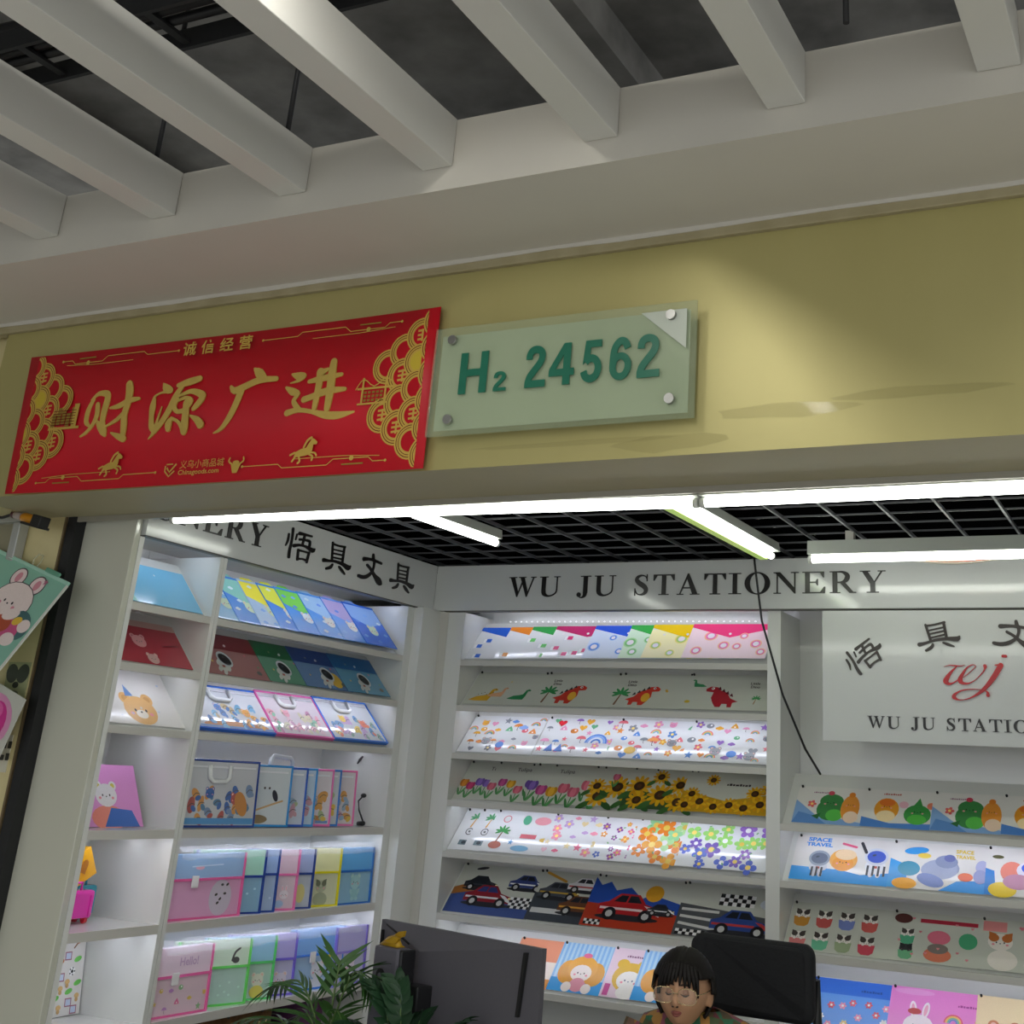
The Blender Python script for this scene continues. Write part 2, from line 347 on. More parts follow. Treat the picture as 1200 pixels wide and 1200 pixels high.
# raw slab with pour joints
ceil = struct('ceiling', CONC, -7, 4, -6, 2.6, 3.75, 3.95, label='raw dark concrete slab above the open ceiling')
for x in (-3.6, -1.55, .6): box('concrete_rib', CONC, ceil, x, x + .16, -6, 2.6, 3.62, 3.75)
for y in (-1.25, -3.2): box('concrete_rib', CONC, ceil, -7, 4, y, y + .2, 3.58, 3.75)
BAFFLE = mat('baffle_white_powder_coat', '#d1cfc8', .45, noise=.04, nscale=5)
baf_me = None
for i in range(-3, 10):
    x = -2.887 + .4412 * i
    b = MB().box(-.0425, .0425, -5.2, -.398, 2.974, 3.103).build('baffle', BAFFLE, ceil, bevel=.002) if baf_me is None else bpy.data.objects.new('baffle', baf_me)
    if baf_me is None: baf_me = b.data
    else:
        COL.objects.link(b); b.parent = ceil; q = b.modifiers.new('bevel', 'BEVEL'); q.width = .002; q.segments = 2; q.limit_method = 'ANGLE'
    b.location.x = x
# bulkhead between corridor ceiling and shop front
struct('trim_1', SOFFIT, -7, 4, -.396, .1, 2.913, 3.103, label='beige plaster bulkhead above the shop fascia')
t2 = struct('trim_2', mat('cornice_paint', '#b0a585', .6, color2='#8f845f', nscale=14), -7, 4, -.016, .02, 2.878, 2.913, label='cracked cream cornice strip over the fascia', bevel=.003)
pts = [(-3.9 + k * .19, random.uniform(-.004, .003)) for k in range(30)]
MB().prism([(x, 2.902 + d) for x, d in pts] + [(x, 2.9145) for x, d in reversed(pts)], 'y', -.019, -.0155).build('plaster_edge', SOFFIT, t2)
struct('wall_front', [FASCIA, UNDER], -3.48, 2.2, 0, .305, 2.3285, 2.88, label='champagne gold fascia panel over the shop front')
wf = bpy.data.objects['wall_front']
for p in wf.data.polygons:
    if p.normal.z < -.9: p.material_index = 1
box('edge_trim', mat('fascia_edge_aluminium', '#a8a498', .35, metal=.4), wf, -3.48, 2.2, .3052, .314, 2.3115, 2.34)
struct('wall_side', CREAM, -4.6, -3.482, .05, .3, 2.3285, 2.913, label='cream pilaster beside the fascia')
struct('wall_left_pier', CREAM, -4.6, -3.382, .3, .42, 0, 2.3285, label='cream stone pier hung with sample bags')
# joint lines and door gasket between pier and shelving
struct('trim_3', mat('brown_anodised_strip', '#7b6a4e', .4, metal=.4), -3.382, -3.374, .299, .42, 0, 2.3285, label='thin brown edge strip of the pier')
struct('trim_4', mat('black_rubber_gasket', '#17181a', .6), -3.37, -3.332, .303, .42, 0, 2.3285, label='black rubber gasket of the shop door')
struct('wall_left', WHITE, -3.56, -3.50, .43, 2.5, 0, 2.5)
struct('wall_back', WHITE, -3.56, .1, 2.46, 2.54, 0, 2.5)
struct('wall_right', WHITE, .06, .12, .43, 2.5, 0, 2.5)
struct('wall_light_block', mat('light_block_grey', '#9a9586', .6), -7.1, -7, -6, .05, 0, 3.75)  # unseen wall added to keep world light off the pier and fascia
# black open-cell ceiling of the shop
VOID = mat('black_void_paint', '#050506', .9, spec=.1)
GRID = mat('grid_grey_enamel', '#6a6b70', .45, metal=.3)
c2 = struct('ceiling_shop', VOID, -3.56, .12, .3, 2.54, 2.80, 2.88, label='black void above the grid ceiling of the shop')
box('plenum_side', VOID, c2, -3.56, .12, .306, .32, 2.52, 2.8); box('plenum_side', VOID, c2, -3.56, -3.54, .3, 2.54, 2.5, 2.8)
box('plenum_side', VOID, c2, .1, .12, .3, 2.54, 2.5, 2.8); box('plenum_side', VOID, c2, -3.56, .12, 2.52, 2.54, 2.5, 2.8)
for k in range(20): x = -3.54 + .187 * k + .018; box('grid_bar', GRID, c2, x - .004, x + .004, .32, 2.52, 2.496, 2.508)
for k in range(14): y = .42 + .1535 * k; box('grid_bar', GRID, c2, -3.54, .1, y - .002, y + .002, 2.499, 2.505)
# conduits and cable trays up under the slab
def tray(x0, x1, y, z, label):
    t = empty('cable_tray', (0, 0, 0)); tag(t, label, 'cable tray')
    m = mat('dark_galvanised', '#2e2f31', .5, metal=.5)
    for yy in (y, y + .16): box('side_rail', m, t, x0, x1, yy, yy + .012, z, z + .06)
    k = x0 + .05
    while k < x1: box('rung', m, t, k, k + .025, y + .012, y + .16, z + .01, z + .02); k += .22
    MB().tube([(x0, y + .05, z + .04), ((x0 + x1) / 2, y + .06, z + .035), (x1, y + .05, z + .04)], .014).build('cable', BLACKPL, t)
    MB().tube([(x0, y + .1, z + .04), ((x0 + x1) / 2, y + .09, z + .035), (x1, y + .1, z + .04)], .014).build('cable', BLACKPL, t)
    for xx in (x0 + .4, x1 - .4):
        for yy in (y + .006, y + .166): MB().tube([(xx, yy, z + .05), (xx, yy, 3.75)], .005, 6).build('hanger_rod', m, t)
def conduit(pts, r, label):
    tag(MB().tube(pts, r).build('conduit_pipe', BLACKPL, None), label, 'pipe')
tray(-6, -1.25, -.82, 3.3, 'dark cable tray hung under the slab above the slanting baffles')
for x_, lb_ in ((-2.437, 'thin black rod holding the second baffle from the banner end'), (-1.99, 'thin black rod holding the third baffle from the banner end'), (-.53, 'thin black hanger rod between the last two baffles')):
    conduit([(x_, -.47, 3.75), (x_, -.47, 3.1035)], .007, lb_)
conduit([(-5, -.7, 3.6), (-2.6, -.62, 3.55), (-1.9, -.9, 3.7)], .015, 'black conduit running slantwise under the concrete slab')

# ------------------------------------------------------------------ corridor lamps (linear fittings above the baffles; all but the first added)
def corridor_lamp(x, y, label):
    t = empty('linear_lamp', (x, y, 3.1)); tag(t, label, 'lamp', 'linear lamps between the corridor baffles')
    box('housing', CEILW, t, -.05, .05, -.6, .6, .03, .08)
    box('diffuser', mat('corridor_diffuser', '#ffffff', .5, emit='#fffdf6', estr=E_CORR), t, -.042, .042, -.59, .59, .015, .03)
    for yy in (-.4, .4): MB().tube([(0, yy, .08), (0, yy, .65)], .003, 6).build('suspension_wire', BLACKPL, t)
corridor_lamp(-1.33, -1.75, 'linear ceiling lamp between the baffles near the shop')
corridor_lamp(-1.33, -3.9, 'added unseen linear lamp between the baffles far from the shop')  # from here on, unseen lamps added to brighten floor and soffit
corridor_lamp(.44, -2.6, 'added unseen linear lamp between the baffles beside the photographer')
corridor_lamp(2.2, -2.6, 'added unseen linear lamp between the baffles furthest along the corridor')
corridor_lamp(.44, -4.4, 'added unseen linear lamp between the baffles behind the photographer')

# ------------------------------------------------------------------ red banner on the fascia
RB = frame((-2.527, -.004, 2.553), (1, 0, 0), (0, 0, 1))
rb = empty('red_banner', M=RB)
tag(rb, 'red banner with gold Chinese brush characters and coin fans at both ends', 'banner')
n = 24; HW, HH = .762, .2235
bmv = MB()
grid = [[(-HW + 2 * HW * i / n + (-.025 if j == 1 else .0) * (1 - i / n), (-HH, HH)[j], .004 + .012 * (abs(i / n - .5) * 2) ** 3) for i in range(n + 1)] for j in (0, 1)]
bmv.loft([[(a[0], a[1], a[2]) for a in g] for g in grid], close=False)
sh = bmv.build('vinyl_sheet', REDVINYL, rb); q = sh.modifiers.new('solid', 'SOLIDIFY'); q.thickness = .003; q.offset = -1
def gold(name, fn):
    a = Art(); fn(a); return a.build(name, rb, Matrix.Translation((0, 0, .0165)), GOLDFOIL)
GC, RC, GD = '#d2ae50', '#c2001a', '#9a8030'
GOLDINK = bpy.data.materials.new('gold_ink'); GOLDINK.use_nodes = True
def _gi():
    nt = GOLDINK.node_tree; b = nt.nodes['Principled BSDF']; a = nt.nodes.new('ShaderNodeAttribute'); a.attribute_name = 'Col'
    nt.links.new(a.outputs['Color'], b.inputs['Base Color']); b.inputs['Roughness'].default_value = .35; b.inputs['Metallic'].default_value = .3
_gi()
for ch, cx, cz in (('cai', -2.921, 2.564), ('yuan', -2.653, 2.558), ('guang', -2.400, 2.566), ('jin', -2.136, 2.574)):
    letter('gold_character', brush(ch, grow=1.12), GOLDFOIL, rb, Matrix.Translation((cx + 2.527, cz - 2.553, .009)), depth=.002)
def coin(a, x, y, r, kind, flip):
    a.ell(x, y, r, None, GC, n=26); a.ring(x, y, r * .9, r * .85, '#6a1a08', 26); a.ring(x, y, r * .76, r * .72, '#6a1a08', 26)
    a.ell(x, y, r * .58, None, RC if kind != 2 else '#d6bb3c', n=22)
    if kind == 1:
        for k in range(3): a.stroke([(x - r * .3, y + r * (.25 - .25 * k)), (x + r * .3, y + r * (.3 - .25 * k))], r * .12, GC, False)
        a.stroke([(x, y - r * .35), (x, y + r * .35)], r * .12, GC, False)
def fan(sgn):
    a = Art(); ex = sgn * HW
    cols = [(3, [(0, 1), (-2, 1)] ), ]
    for k, ys in ((3, (.9, -.95)), (2, (1.45, .5, -.5, -1.45)), (1, (2, 1, 0, -1, -2)), (0, (2.5, 1.5, .5, -.5, -1.5, -2.5))):
        for i, yy in enumerate(ys):
            x = ex - sgn * (.0 + .05 * k); y = yy * .074
            P0 = Art(); coin(P0, x, y, .05, (0, 1, 1, 2, 0, 1)[(i + k * 2) % 6], sgn)
            for f, c in zip(P0.f, P0.c):     # trim the half coins at the banner's end and edges
                q = [(P0.v[i2][0], P0.v[i2][1]) for i2 in f]
                q = [(max(-HW + .004, min(HW - .004, u)), max(-HH + .004, min(HH - .004, v))) for u, v in q]
                if abs(sum(q[i2][0] * q[(i2 + 1) % len(q)][1] - q[(i2 + 1) % len(q)][0] * q[i2][1] for i2 in range(len(q)))) > 1e-7:
                    a.poly(q, c)
    a.build('gold_coin_fan', rb, Matrix.Translation((0, 0, .0162)), GOLDINK)
fan(-1); fan(1)
def deco(a):
    for sx in (-1, 1):
        for sy in (-1, 1):
            y = sy * .195; X = lambda t: sx * t
            a.stroke([(X(.64), y), (X(.6), y), (X(.585), y - sy * .012), (X(.47), y - sy * .012), (X(.45), y + sy * .003), (X(.3), y + sy * .003), (X(.285), y - sy * .008), (X(.16), y - sy * .008)], .0025, GC, False, 1)
            a.stroke([(X(.62), y - sy * .014), (X(.5), y - sy * .02), (X(.34), y - sy * .02)], .002, GC, False, 1)
            a.ell(X(.53), y - sy * .012, .007, None, GC); a.ell(X(.64), y, .004, None, GC); a.ell(X(.16), y - sy * .008, .004, None, GC); a.stroke([(X(.57), y + sy * .004), (X(.5), y + sy * .004)], .004, GD, False)
    # gate tower and suspension bridge emblems
    for k in range(5): a.rect(-.632 + .02 * k, -.02 + .004 * (k % 3), -.616 + .02 * k, .02 + .01 * ((k * 2) % 3), GD)
    a.rect(-.64, -.03, -.51, -.022, GC); a.rect(-.545, -.022, -.525, .05, GC)
    for k in range(6): a.rect(-.63, -.016 + .009 * k, -.535, -.0135 + .009 * k, '#7a1208')
    a.rect(.52, .006, .64, .012, GC); a.rect(.535, -.032, .541, .04, GC); a.rect(.61, -.032, .616, .04, GC)
    a.stroke([(.515, .008), (.538, .036), (.575, .014), (.613, .036), (.645, .008)], .003, GC)
    for k in range(5):
        for j in range(3): a.rect(.544 + .0132 * k, -.028 + .011 * j, .5525 + .0132 * k, -.0215 + .011 * j, GD)
    a.rect(.525, -.037, .625, -.032, GC)
    for hx in (-.34, .371):     # galloping horses
        y = -.16; P = [(-.035, -.012), (-.03, .004), (-.012, .012), (.004, .014), (.014, .03), (.02, .04), (.028, .038), (.04, .028), (.038, .022), (.027, .022), (.026, .006), (.02, -.004), (.006, -.008), (-.015, -.01)]
        a.poly([(hx + u, y + v) for u, v in P], GC); a.stroke([(hx - .028, y - .008), (hx - .038, y - .022)], .006, GC); a.stroke([(hx - .018, y - .008), (hx - .012, y - .022), (hx - .018, y - .028)], .006, GC)
        a.stroke([(hx + .016, y - .004), (hx + .03, y - .012), (hx + .028, y - .022)], .006, GC); a.stroke([(hx + .02, y), (hx + .036, y - .002), (hx + .042, y - .01)], .005, GC); a.stroke([(hx - .033, y + .002), (hx - .047, y - .004)], .006, GC); a.stroke([(hx - .004, y + .016), (hx + .005, y + .034), (hx + .018, y + .042)], .007, GC)
    # maker's marks
    x, y = -.105, -.182
    a.stroke([(x - .018, y + .012), (x - .018, y - .004), (x, y - .02), (x + .018, y - .004)], .005, GC, False, 1); a.stroke([(x - .012, y + .006), (x, y - .007), (x + .022, y + .016)], .006, GC, False, 1); a.stroke([(x - .014, y + .016), (x + .008, y + .016)], .004, GC)
    a.text('义乌小商品城', x + .035, y + .003, .026, GC, 1.05); a.text('Chinagoods.com', x + .033, y - .017, .02, GC, 1.12, bold=.03)
    x = .137; a.poly([(x - .018, y + .005), (x + .018, y + .005), (x + .008, y - .022), (x - .008, y - .022)], GC); a.stroke([(x - .014, y + .004), (x - .026, y + .012), (x - .024, y + .022)], .005, GC); a.stroke([(x + .014, y + .004), (x + .026, y + .012), (x + .024, y + .022)], .005, GC); a.ell(x, y + .008, .012, .006, GC)
    [a.text(c_, -.142 + .071 * k_, .171, .045, GC, 1.15, bold=.04) for k_, c_ in enumerate('诚信经营')]
_a = Art(); deco(_a); _a.build('gold_line_ornament', rb, Matrix.Translation((0, 0, .0166)), GOLDINK)

# ------------------------------------------------------------------ glass number sign
gs = empty('glass_number_sign', (-1.382, 0, 2.552)); tag(gs, 'frosted glass plate on steel standoffs reading H2 24562 in green', 'sign')
gm = mat('frosted_green_glass', '#cdd7ba', .12, noise=.03, nscale=4); gm.node_tree.nodes['Principled BSDF'].inputs['Alpha'].default_value = .9
ge = mat('clear_glass_edge', '#b4c4a4', .08, noise=.03); ge.node_tree.nodes['Principled BSDF'].inputs['Alpha'].default_value = .25
box('glass_plate', ge, gs, -.371, .371, -.048, -.040, -.148, .148, bevel=.001)
box('frosted_film', gm, gs, -.352, .352, -.0395, -.0385, -.132, .128)
sp = Art().poly([(.225, .128), (.346, .128), (.346, .026)], '#bfc6b8'); sp.build('painted_reflection', gs, frame((0, -.0483, 0), (1, 0, 0), (0, 0, 1)))  # bright triangle painted on the glass as a light reflection
for x, z in ((-.314, .111), (-.303, -.107), (.306, .114), (.310, -.099)):
    so = MB().tube([(x, -.058, z), (x, -.049, z)], .0125, 20).build('standoff_cap', CHROME, gs)
    MB().tube([(x, -.049, z), (x, 0, z)], .007, 12).build('standoff_barrel', CHROME, so)
GREEN = mat('green_acrylic', '#1f6e56', .3)
def num(ch, x0, z0, h, wx):
    """heavy grotesque figure, height 1 before scaling"""
    a = Art(); K = '#000000'; S = lambda p: a.stroke(p, .18, K, False, 4); R = lambda *q: a.rect(*q, K); W = .64
    if ch == 'H': W = .74; R(0, 0, .19, 1); R(.55, 0, .74, 1); R(.1, .42, .64, .59)
    if ch == '2': S([(.12, .68), (.13, .8), (.2, .89), (.33, .915), (.46, .86), (.5, .73), (.44, .58), (.3, .42), (.16, .25), (.12, .1)]); R(.03, 0, .62, .17)
    if ch == '4': R(.37, 0, .555, 1); a.poly([(0, .22), (0, .38), (.37, 1), (.37, .72), (.17, .38), (.17, .22)], K); R(.1, .22, .66, .385); W = .66
    if ch == '5': R(.15, .83, .58, 1); a.poly([(.13, 1), (.3, 1), (.25, .56), (.07, .44)], K); S([(.14, .49), (.22, .55), (.34, .565), (.46, .49), (.51, .33), (.45, .16), (.3, .085), (.16, .14), (.1, .27)])
    if ch == '6':
        S([(.115, .32), (.115, .52), (.16, .77), (.3, .91), (.44, .87), (.51, .73)])
        for k in range(24):
            t, u = PI * k / 12, PI * (k + 1) / 12; f = lambda t, rx, ry: (.32 + rx * math.cos(t), .315 + ry * math.sin(t)); a.poly([f(t, .3, .325), f(u, .3, .325), f(u, .125, .165), f(t, .125, .165)], K)
    extrude_polys('number_character', [(p[0] * wx / W, p[1] * h, p[2] * .3) for p in a.v], a.f, .003, GREEN, gs, frame((x0 + 1.382, -.0485, z0 - 2.552), (1, 0, 0), (0, 0, 1)))
num('H', -1.664, 2.511, .112, .082); num('2', -1.562, 2.511, .052, .04)
for ch, x0, wd in (('2', -1.472, .062), ('4', -1.402, .07), ('5', -1.315, .062), ('6', -1.237, .062), ('2', -1.164, .064)): num(ch, x0, 2.512, .11, wd)
# dried glue marks around the sign
GLUE = clear('dried_glue', '#a89f60', .14, .06)
for i, (x, z, ww, hh) in enumerate(((-.80, 2.42, .18, .018), (-.5, 2.44, .2, .012), (-1.35, 2.375, .3, .006), (-1.1, 2.36, .16, .02))):
    P = [(x + ww * math.cos(t * PI / 7) * random.uniform(.8, 1.1), z + hh * math.sin(t * PI / 7) * random.uniform(.7, 1.3)) for t in range(14)]
    tag(MB().prism(P, 'y', -.0012, .0002).build('glue_smear', GLUE), ['wide dried glue smear on the gold fascia just past the glass sign', 'dried glue smear furthest from the glass sign on the fascia', 'thin dried glue line under the glass sign', 'dried glue patch below the glass sign corner'][i], 'stain')

# ------------------------------------------------------------------ fluorescent lights of the shop
def tube_light(p0, p1, label, housing_up=.035, tint=None, n_end=True, hw=.02, side=None):
    """batten: housing above, glowing tube below, plastic end caps"""
    p0, p1 = Vector(p0), Vector(p1); d = (p1 - p0); L = d.length; d.normalize()
    t = empty('fluorescent_batten', M=frame(p0, d, Vector((0, 0, 1)).cross(d)))
    tag(t, label, 'light', 'fluorescent battens in the shop')
    MB().tube([(.012, 0, 0), (L - .012, 0, 0)], .0125, 14).build('tube', TUBE, t)
    for a, b in ((0, .014), (L - .014, L)): MB().tube([(a, 0, 0), (b, 0, 0)], .0135, 14).build('end_cap', mat('tube_end_cap', '#d9dbd6', .4), t)
    hm = mat('batten_housing', '#c9cdc6', .35, noise=.04)
    MB().prism([(-hw, .016), (hw, .016), (hw * .8, .016 + housing_up), (-hw * .8, .016 + housing_up)], 'x', 0, L).build('housing', hm, t)
    if tint: box('tinted_side', tint, t, 0, L, side[0], side[1], -.012, .018)
    return t
tube_light((-3.01, .40, 2.3265), (-1.166, .40, 2.307), 'long bright fluorescent tube along the shop front below the red banner end')
tube_light((-1.160, .40, 2.307), (.04, .40, 2.308), 'bright front fluorescent tube continuing past the glass number sign')
tube_light((-2.45, .93, 2.44), (-2.42, 1.497, 2.44), 'short fluorescent tube reaching into the shop near the left board')
tube_light((-1.463, .93, 2.44), (-1.44, 1.897, 2.44), 'fluorescent tube with lime green diffuser edge reaching into the shop', tint=mat('lime_diffuser', '#b9d878', .3, emit='#a8cc60', estr=.5), side=(.018, .05), hw=.032)
b4 = tube_light((-1.259, 1.764, 2.40), (-.05, 1.764, 2.40), 'fluorescent batten in front of the rear board with loose pink wires', housing_up=.05)
WIRE = mat('pink_wire', '#d58a78', .5)
for k, s in enumerate((.03, .036)): MB().tube([(.28 + .5 * t / 12, .0 + .005 * k, .012 - s * math.sin(PI * t / 12)) for t in range(13)], .003, 6).build('loose_wire', WIRE if k == 0 else mat('white_wire', '#d8d0c0', .5), b4)
box('cable_clip', WHITE_EDGE, b4, .14, .17, -.01, .02, .066, .1)

# ------------------------------------------------------------------ shop sign boards
def roman(parent, M, txt, xs, z0, h, depth=.004):
    """each capital at its own measured span"""
    for ch, (x0, x1) in zip(txt, xs):
        a = serif(ch); k = (x1 - x0) / LW[ch]
        extrude_polys('letter', [(x0 + p[0] * k, z0 + p[1] * h, p[2]) for p in a.v], a.f, depth, BLACK, parent, M)
SPANS = [(-2.71, -2.576), (-2.557, -2.458), (-2.377, -2.308), (-2.294, -2.195), (-2.113, -2.041), (-2.023, -1.929), (-1.917, -1.818), (-1.798, -1.705), (-1.693, -1.640), (-1.625, -1.518), (-1.504, -1.401), (-1.386, -1.294), (-1.276, -1.172), (-1.157, -1.057)]
TXT = 'WUJUSTATIONERY'
sb = empty('sign_board', M=frame((0, 2.118, 0), (1, 0, 0), (0, 0, 1))); tag(sb, 'white board reading WU JU STATIONERY along the rear wall', 'sign')
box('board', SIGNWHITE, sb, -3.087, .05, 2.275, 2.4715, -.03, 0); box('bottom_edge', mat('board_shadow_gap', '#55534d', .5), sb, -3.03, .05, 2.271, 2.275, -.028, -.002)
roman(sb, None, TXT, SPANS, 2.333, .084)
sl = empty('sign_board', M=frame((XL + .016, 0, 0), (0, 1, 0), (0, 0, 1))); tag(sl, 'white board with black Chinese characters along the side wall', 'sign')
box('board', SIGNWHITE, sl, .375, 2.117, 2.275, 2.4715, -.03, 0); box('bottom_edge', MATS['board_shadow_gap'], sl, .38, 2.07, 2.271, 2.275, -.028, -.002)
roman(sl, None, TXT[7:], [(a + 2.012, b + 2.012) for a, b in SPANS[7:]], 2.337, .082)
for ch, y, z in (('wu', 1.149, 2.383), ('ju', 1.387, 2.378), ('wen', 1.616, 2.380), ('ju', 1.850, 2.375)):
    letter('character', brush(ch), BLACK, sl, Matrix.Translation((y, z, 0)), depth=.004)
LOGO = mat('logo_red_acrylic', '#c2101c', .25)
sw = empty('logo_board', M=frame((0, 2.09, 0), (1, 0, 0), (0, 0, 1))); tag(sw, 'white logo board with curved characters and red script wj', 'sign')
box('board', SIGNWHITE, sw, -1.30, -.17, 1.792, 2.262, -.02, 0)
letter('red_script_logo', brush('wj'), LOGO, sw, Matrix.Translation((-.736, 2.022, 0)), depth=.004)
for ch, x, z, r in (('wu', -1.138, 2.095, .6), ('ju', -.862, 2.169, .17), ('wen', -.593, 2.176, -.12), ('ju', -.33, 2.09, -.6)):
    letter('character', brush(ch, .86, r), mat('grey_brown_acrylic', '#3a332f', .35), sw, Matrix.Translation((x, z, 0)), depth=.004)
roman(sw, None, TXT, [(-1.132 + (a + 2.71) * .4765, -1.132 + (b + 2.71) * .4765) for a, b in SPANS], 1.84, .042, .003)

# ------------------------------------------------------------------ shelving
TH = math.radians(47); CT, ST = math.cos(TH), math.sin(TH)
def led(parent, M, L):
    s = box('led_strip', mat('led_tape', '#dcdcd8', .5), parent, .02, L - .02, -.006, .006, -.004, 0, M=M)
    box('diodes', LED, s, .025, L - .025, -.0035, .0035, -.0052, -.0041); return s
def shelf_row(cab, O, ax, L, z, kind, lit, ztop, depth):
    """O: front corner (xy) of the bay; ax: along; shelf front at height z; 'slope' or 'flat'"""
    ax = Vector(ax); inn = Vector((0, 0, 1)).cross(ax)          # inward (away from the aisle)
    F = frame((O[0], O[1], z), ax, inn)                       # local x along, y inward, z up
    if kind == 'slope':
        s = MB().prism([(.02, -.012), (.028, .001), (.028 + .245 * CT, .001 + .245 * ST), (.028 + .245 * CT, -.012 + .245 * ST)], 'x', 0, L).build('shelf', WHITE, cab, F)
        box('front_lip', WHITE_EDGE, s, 0, L, 0, .018, -.024, 0, bevel=.001)
    else:
        s = box('shelf', WHITE, cab, .0, L, .004, depth, -.018, 0, M=F)
        box('front_lip', WHITE_EDGE, s, 0, L, 0, .004, -.027, 0)
    if lit: led(s, F.inverted() @ frame((O[0], O[1], ztop), ax, inn) @ Matrix.Translation((0, .014 if kind == 'flat' else .045, 0)) @ Matrix.Rotation(0 if kind == 'flat' else .7, 4, 'X'), L)
    if lit and kind == 'flat': led(s, F.inverted() @ frame((O[0], O[1], ztop), ax, inn) @ Matrix.Translation((0, .15, 0)), L)  # extra strip added to brighten the back of the flat rows
    return F
G_LIT = [1, 0, 1, 0, 1, 0, 1]
# side shelving: narrow bay, wide bay
def side_bay(name, label, y0, y1, zs, kinds, lits, lp, rp):
    c = empty(name, (XL, y0, 0)); c.matrix_world = Matrix.Identity(4); tag(c, label, 'shelving')
    box('side_panel', WHITE, c, XL - .36, XL, y0 - lp, y0, 0, 2.2705); box('side_panel', WHITE, c, XL - .36, XL, y1, y1 + rp, 0, 2.2705)
    box('back_panel', WHITE, c, XL - .375, XL - .36, y0 - lp, y1 + rp, 0, 2.305)
    box('top_panel', WHITE, c, XL - .375, XL - .016, y0 - lp, y1 + rp, 2.305, 2.32)
    box('plinth', WHITE, c, XL - .33, XL - .04, y0, y1, 0, .1)
    for i, z in enumerate(zs):
        shelf_row(c, (XL, y0, 0), (0, 1, 0), y1 - y0, z, kinds[i], lits[i], (2.304 if i == 0 else zs[i - 1] + (.0 if kinds[i - 1] == 'slope' else -.0185)), .34)
    return c
KIND = ['slope'] * 3 + ['flat'] * 3
side_bay('shelving_unit', 'narrow white shelving bay beside the glossy end panel', .39, .755, ZL, KIND, [1, 0, 1, 1, 1, 1], .02, .0165)
side_bay('shelving_unit', 'wide white shelving bay along the side wall', .79, 1.946, ZL, KIND, [1, 0, 1, 1, 1, 1], .0165, .048)
ep = tag(box('end_panel', mat('gloss_white_panel', '#c6c6b8', .08, noise=.02, nscale=3, coat=.5), None, -3.398, XL, .345, .3695, 0, 2.34, bevel=.002), 'glossy cream white end panel of the shelving at the entrance', 'panel')
tag(box('corner_panel', WHITE, None, -3.104, -3.058, 1.9945, 2.16, 0, 2.2745), 'plain white corner filler panel between the two shelving runs', 'panel')
# rear shelving: middle bay, logo bay
def rear_bay(name, label, x0, x1, zs, lits, lp, rp, topz, ztop0):
    c = empty(name, (0, 0, 0)); tag(c, label, 'shelving')
    if lp: box('side_panel', WHITE, c, x0 - lp, x0, YB, 2.40, 0, topz)
    if rp: box('side_panel', WHITE, c, x1, x1 + rp, YB, 2.40, 0, topz)
    box('back_panel', WHITE, c, x0 - lp, x1 + rp, 2.40, 2.415, 0, 2.32)
    box('top_panel', WHITE, c, x0 - lp, x1 + rp, 2.15, 2.40, 2.305, 2.32)
    box('plinth', WHITE, c, x0, x1, 2.18, 2.39, 0, .1)
    for i, z in enumerate(zs):
        shelf_row(c, (x0, YB, 0), (1, 0, 0), x1 - x0, z, 'slope', lits[i], ztop0 if i == 0 else zs[i - 1], .25)
    return c
rear_bay('shelving_unit', 'white rear shelving bay with seven sloping rows of printed folders', X1, X2, ZBK, G_LIT, .082, X3 - X2 - .0005, 2.2705, 2.304)
rear_bay('shelving_unit', 'white rear shelving bay under the red script logo board', X3, XR, [1.494, 1.3015, 1.070, .80], [0, 1, 0, 1], 0, .03, 2.2705, 2.304)
_d = MB(); [_d.box(-2.85 + .028 * k, -2.845 + .028 * k, 2.3972, 2.3995, 2.246 + .016 * r_, 2.2495 + .016 * r_) for k in range(46) for r_ in (0, 1)]
tag(_d.build('led_reflection_dots', mat('led_reflection_glow', '#ffffff', .4, emit='#ffffff', estr=1.6), bpy.data.objects['shelving_unit.002']), kind='stuff')  # glowing dots stand in for the strip's reflection on the back panel
box('side_stile', WHITE_EDGE, bpy.data.objects['shelving_unit.002'], -3.058, -3.017, 2.138, 2.16, 0, 2.2745)

# ------------------------------------------------------------------ printed motifs (units of the sheet's height)
LINE = '#3b2f33'
def face(a, x, y, s, col=LINE, cheek='#f29aa5', gap=.33, nose=True):
    for k in (-1, 1):
        a.ell(x + k * s * gap, y, s * .07, s * .09, col, n=8); a.ell(x + k * s * (gap + .26), y - s * .2, s * .13, s * .1, cheek, n=10)
    if nose: a.ell(x, y - s * .1, s * .07, s * .05, col, n=8)
def bear(a, x, y, s, col, ear='#f5c9b8', body=None, belly=None, muzzle=None):
    if body:
        a.ell(x, y - s * 1.35, s * .8, s * .75, body); a.ell(x - s * .75, y - s * 1.1, s * .24, s * .36, col, .5); a.ell(x + s * .75, y - s * 1.1, s * .24, s * .36, col, -.5); a.ell(x - s * .45, y - s * 1.95, s * .3, s * .22, col); a.ell(x + s * .45, y - s * 1.95, s * .3, s * .22, col)
        if belly: a.ell(x, y - s * 1.4, s * .5, s * .5, belly)
    for k in (-1, 1): a.ell(x + k * s * .68, y + s * .68, s * .36, None, col); a.ell(x + k * s * .68, y + s * .68, s * .2, None, ear)
    a.ell(x, y, s, s * .85, col)
    if muzzle: a.ell(x, y - s * .22, s * .36, s * .26, muzzle)
    face(a, x, y, s)
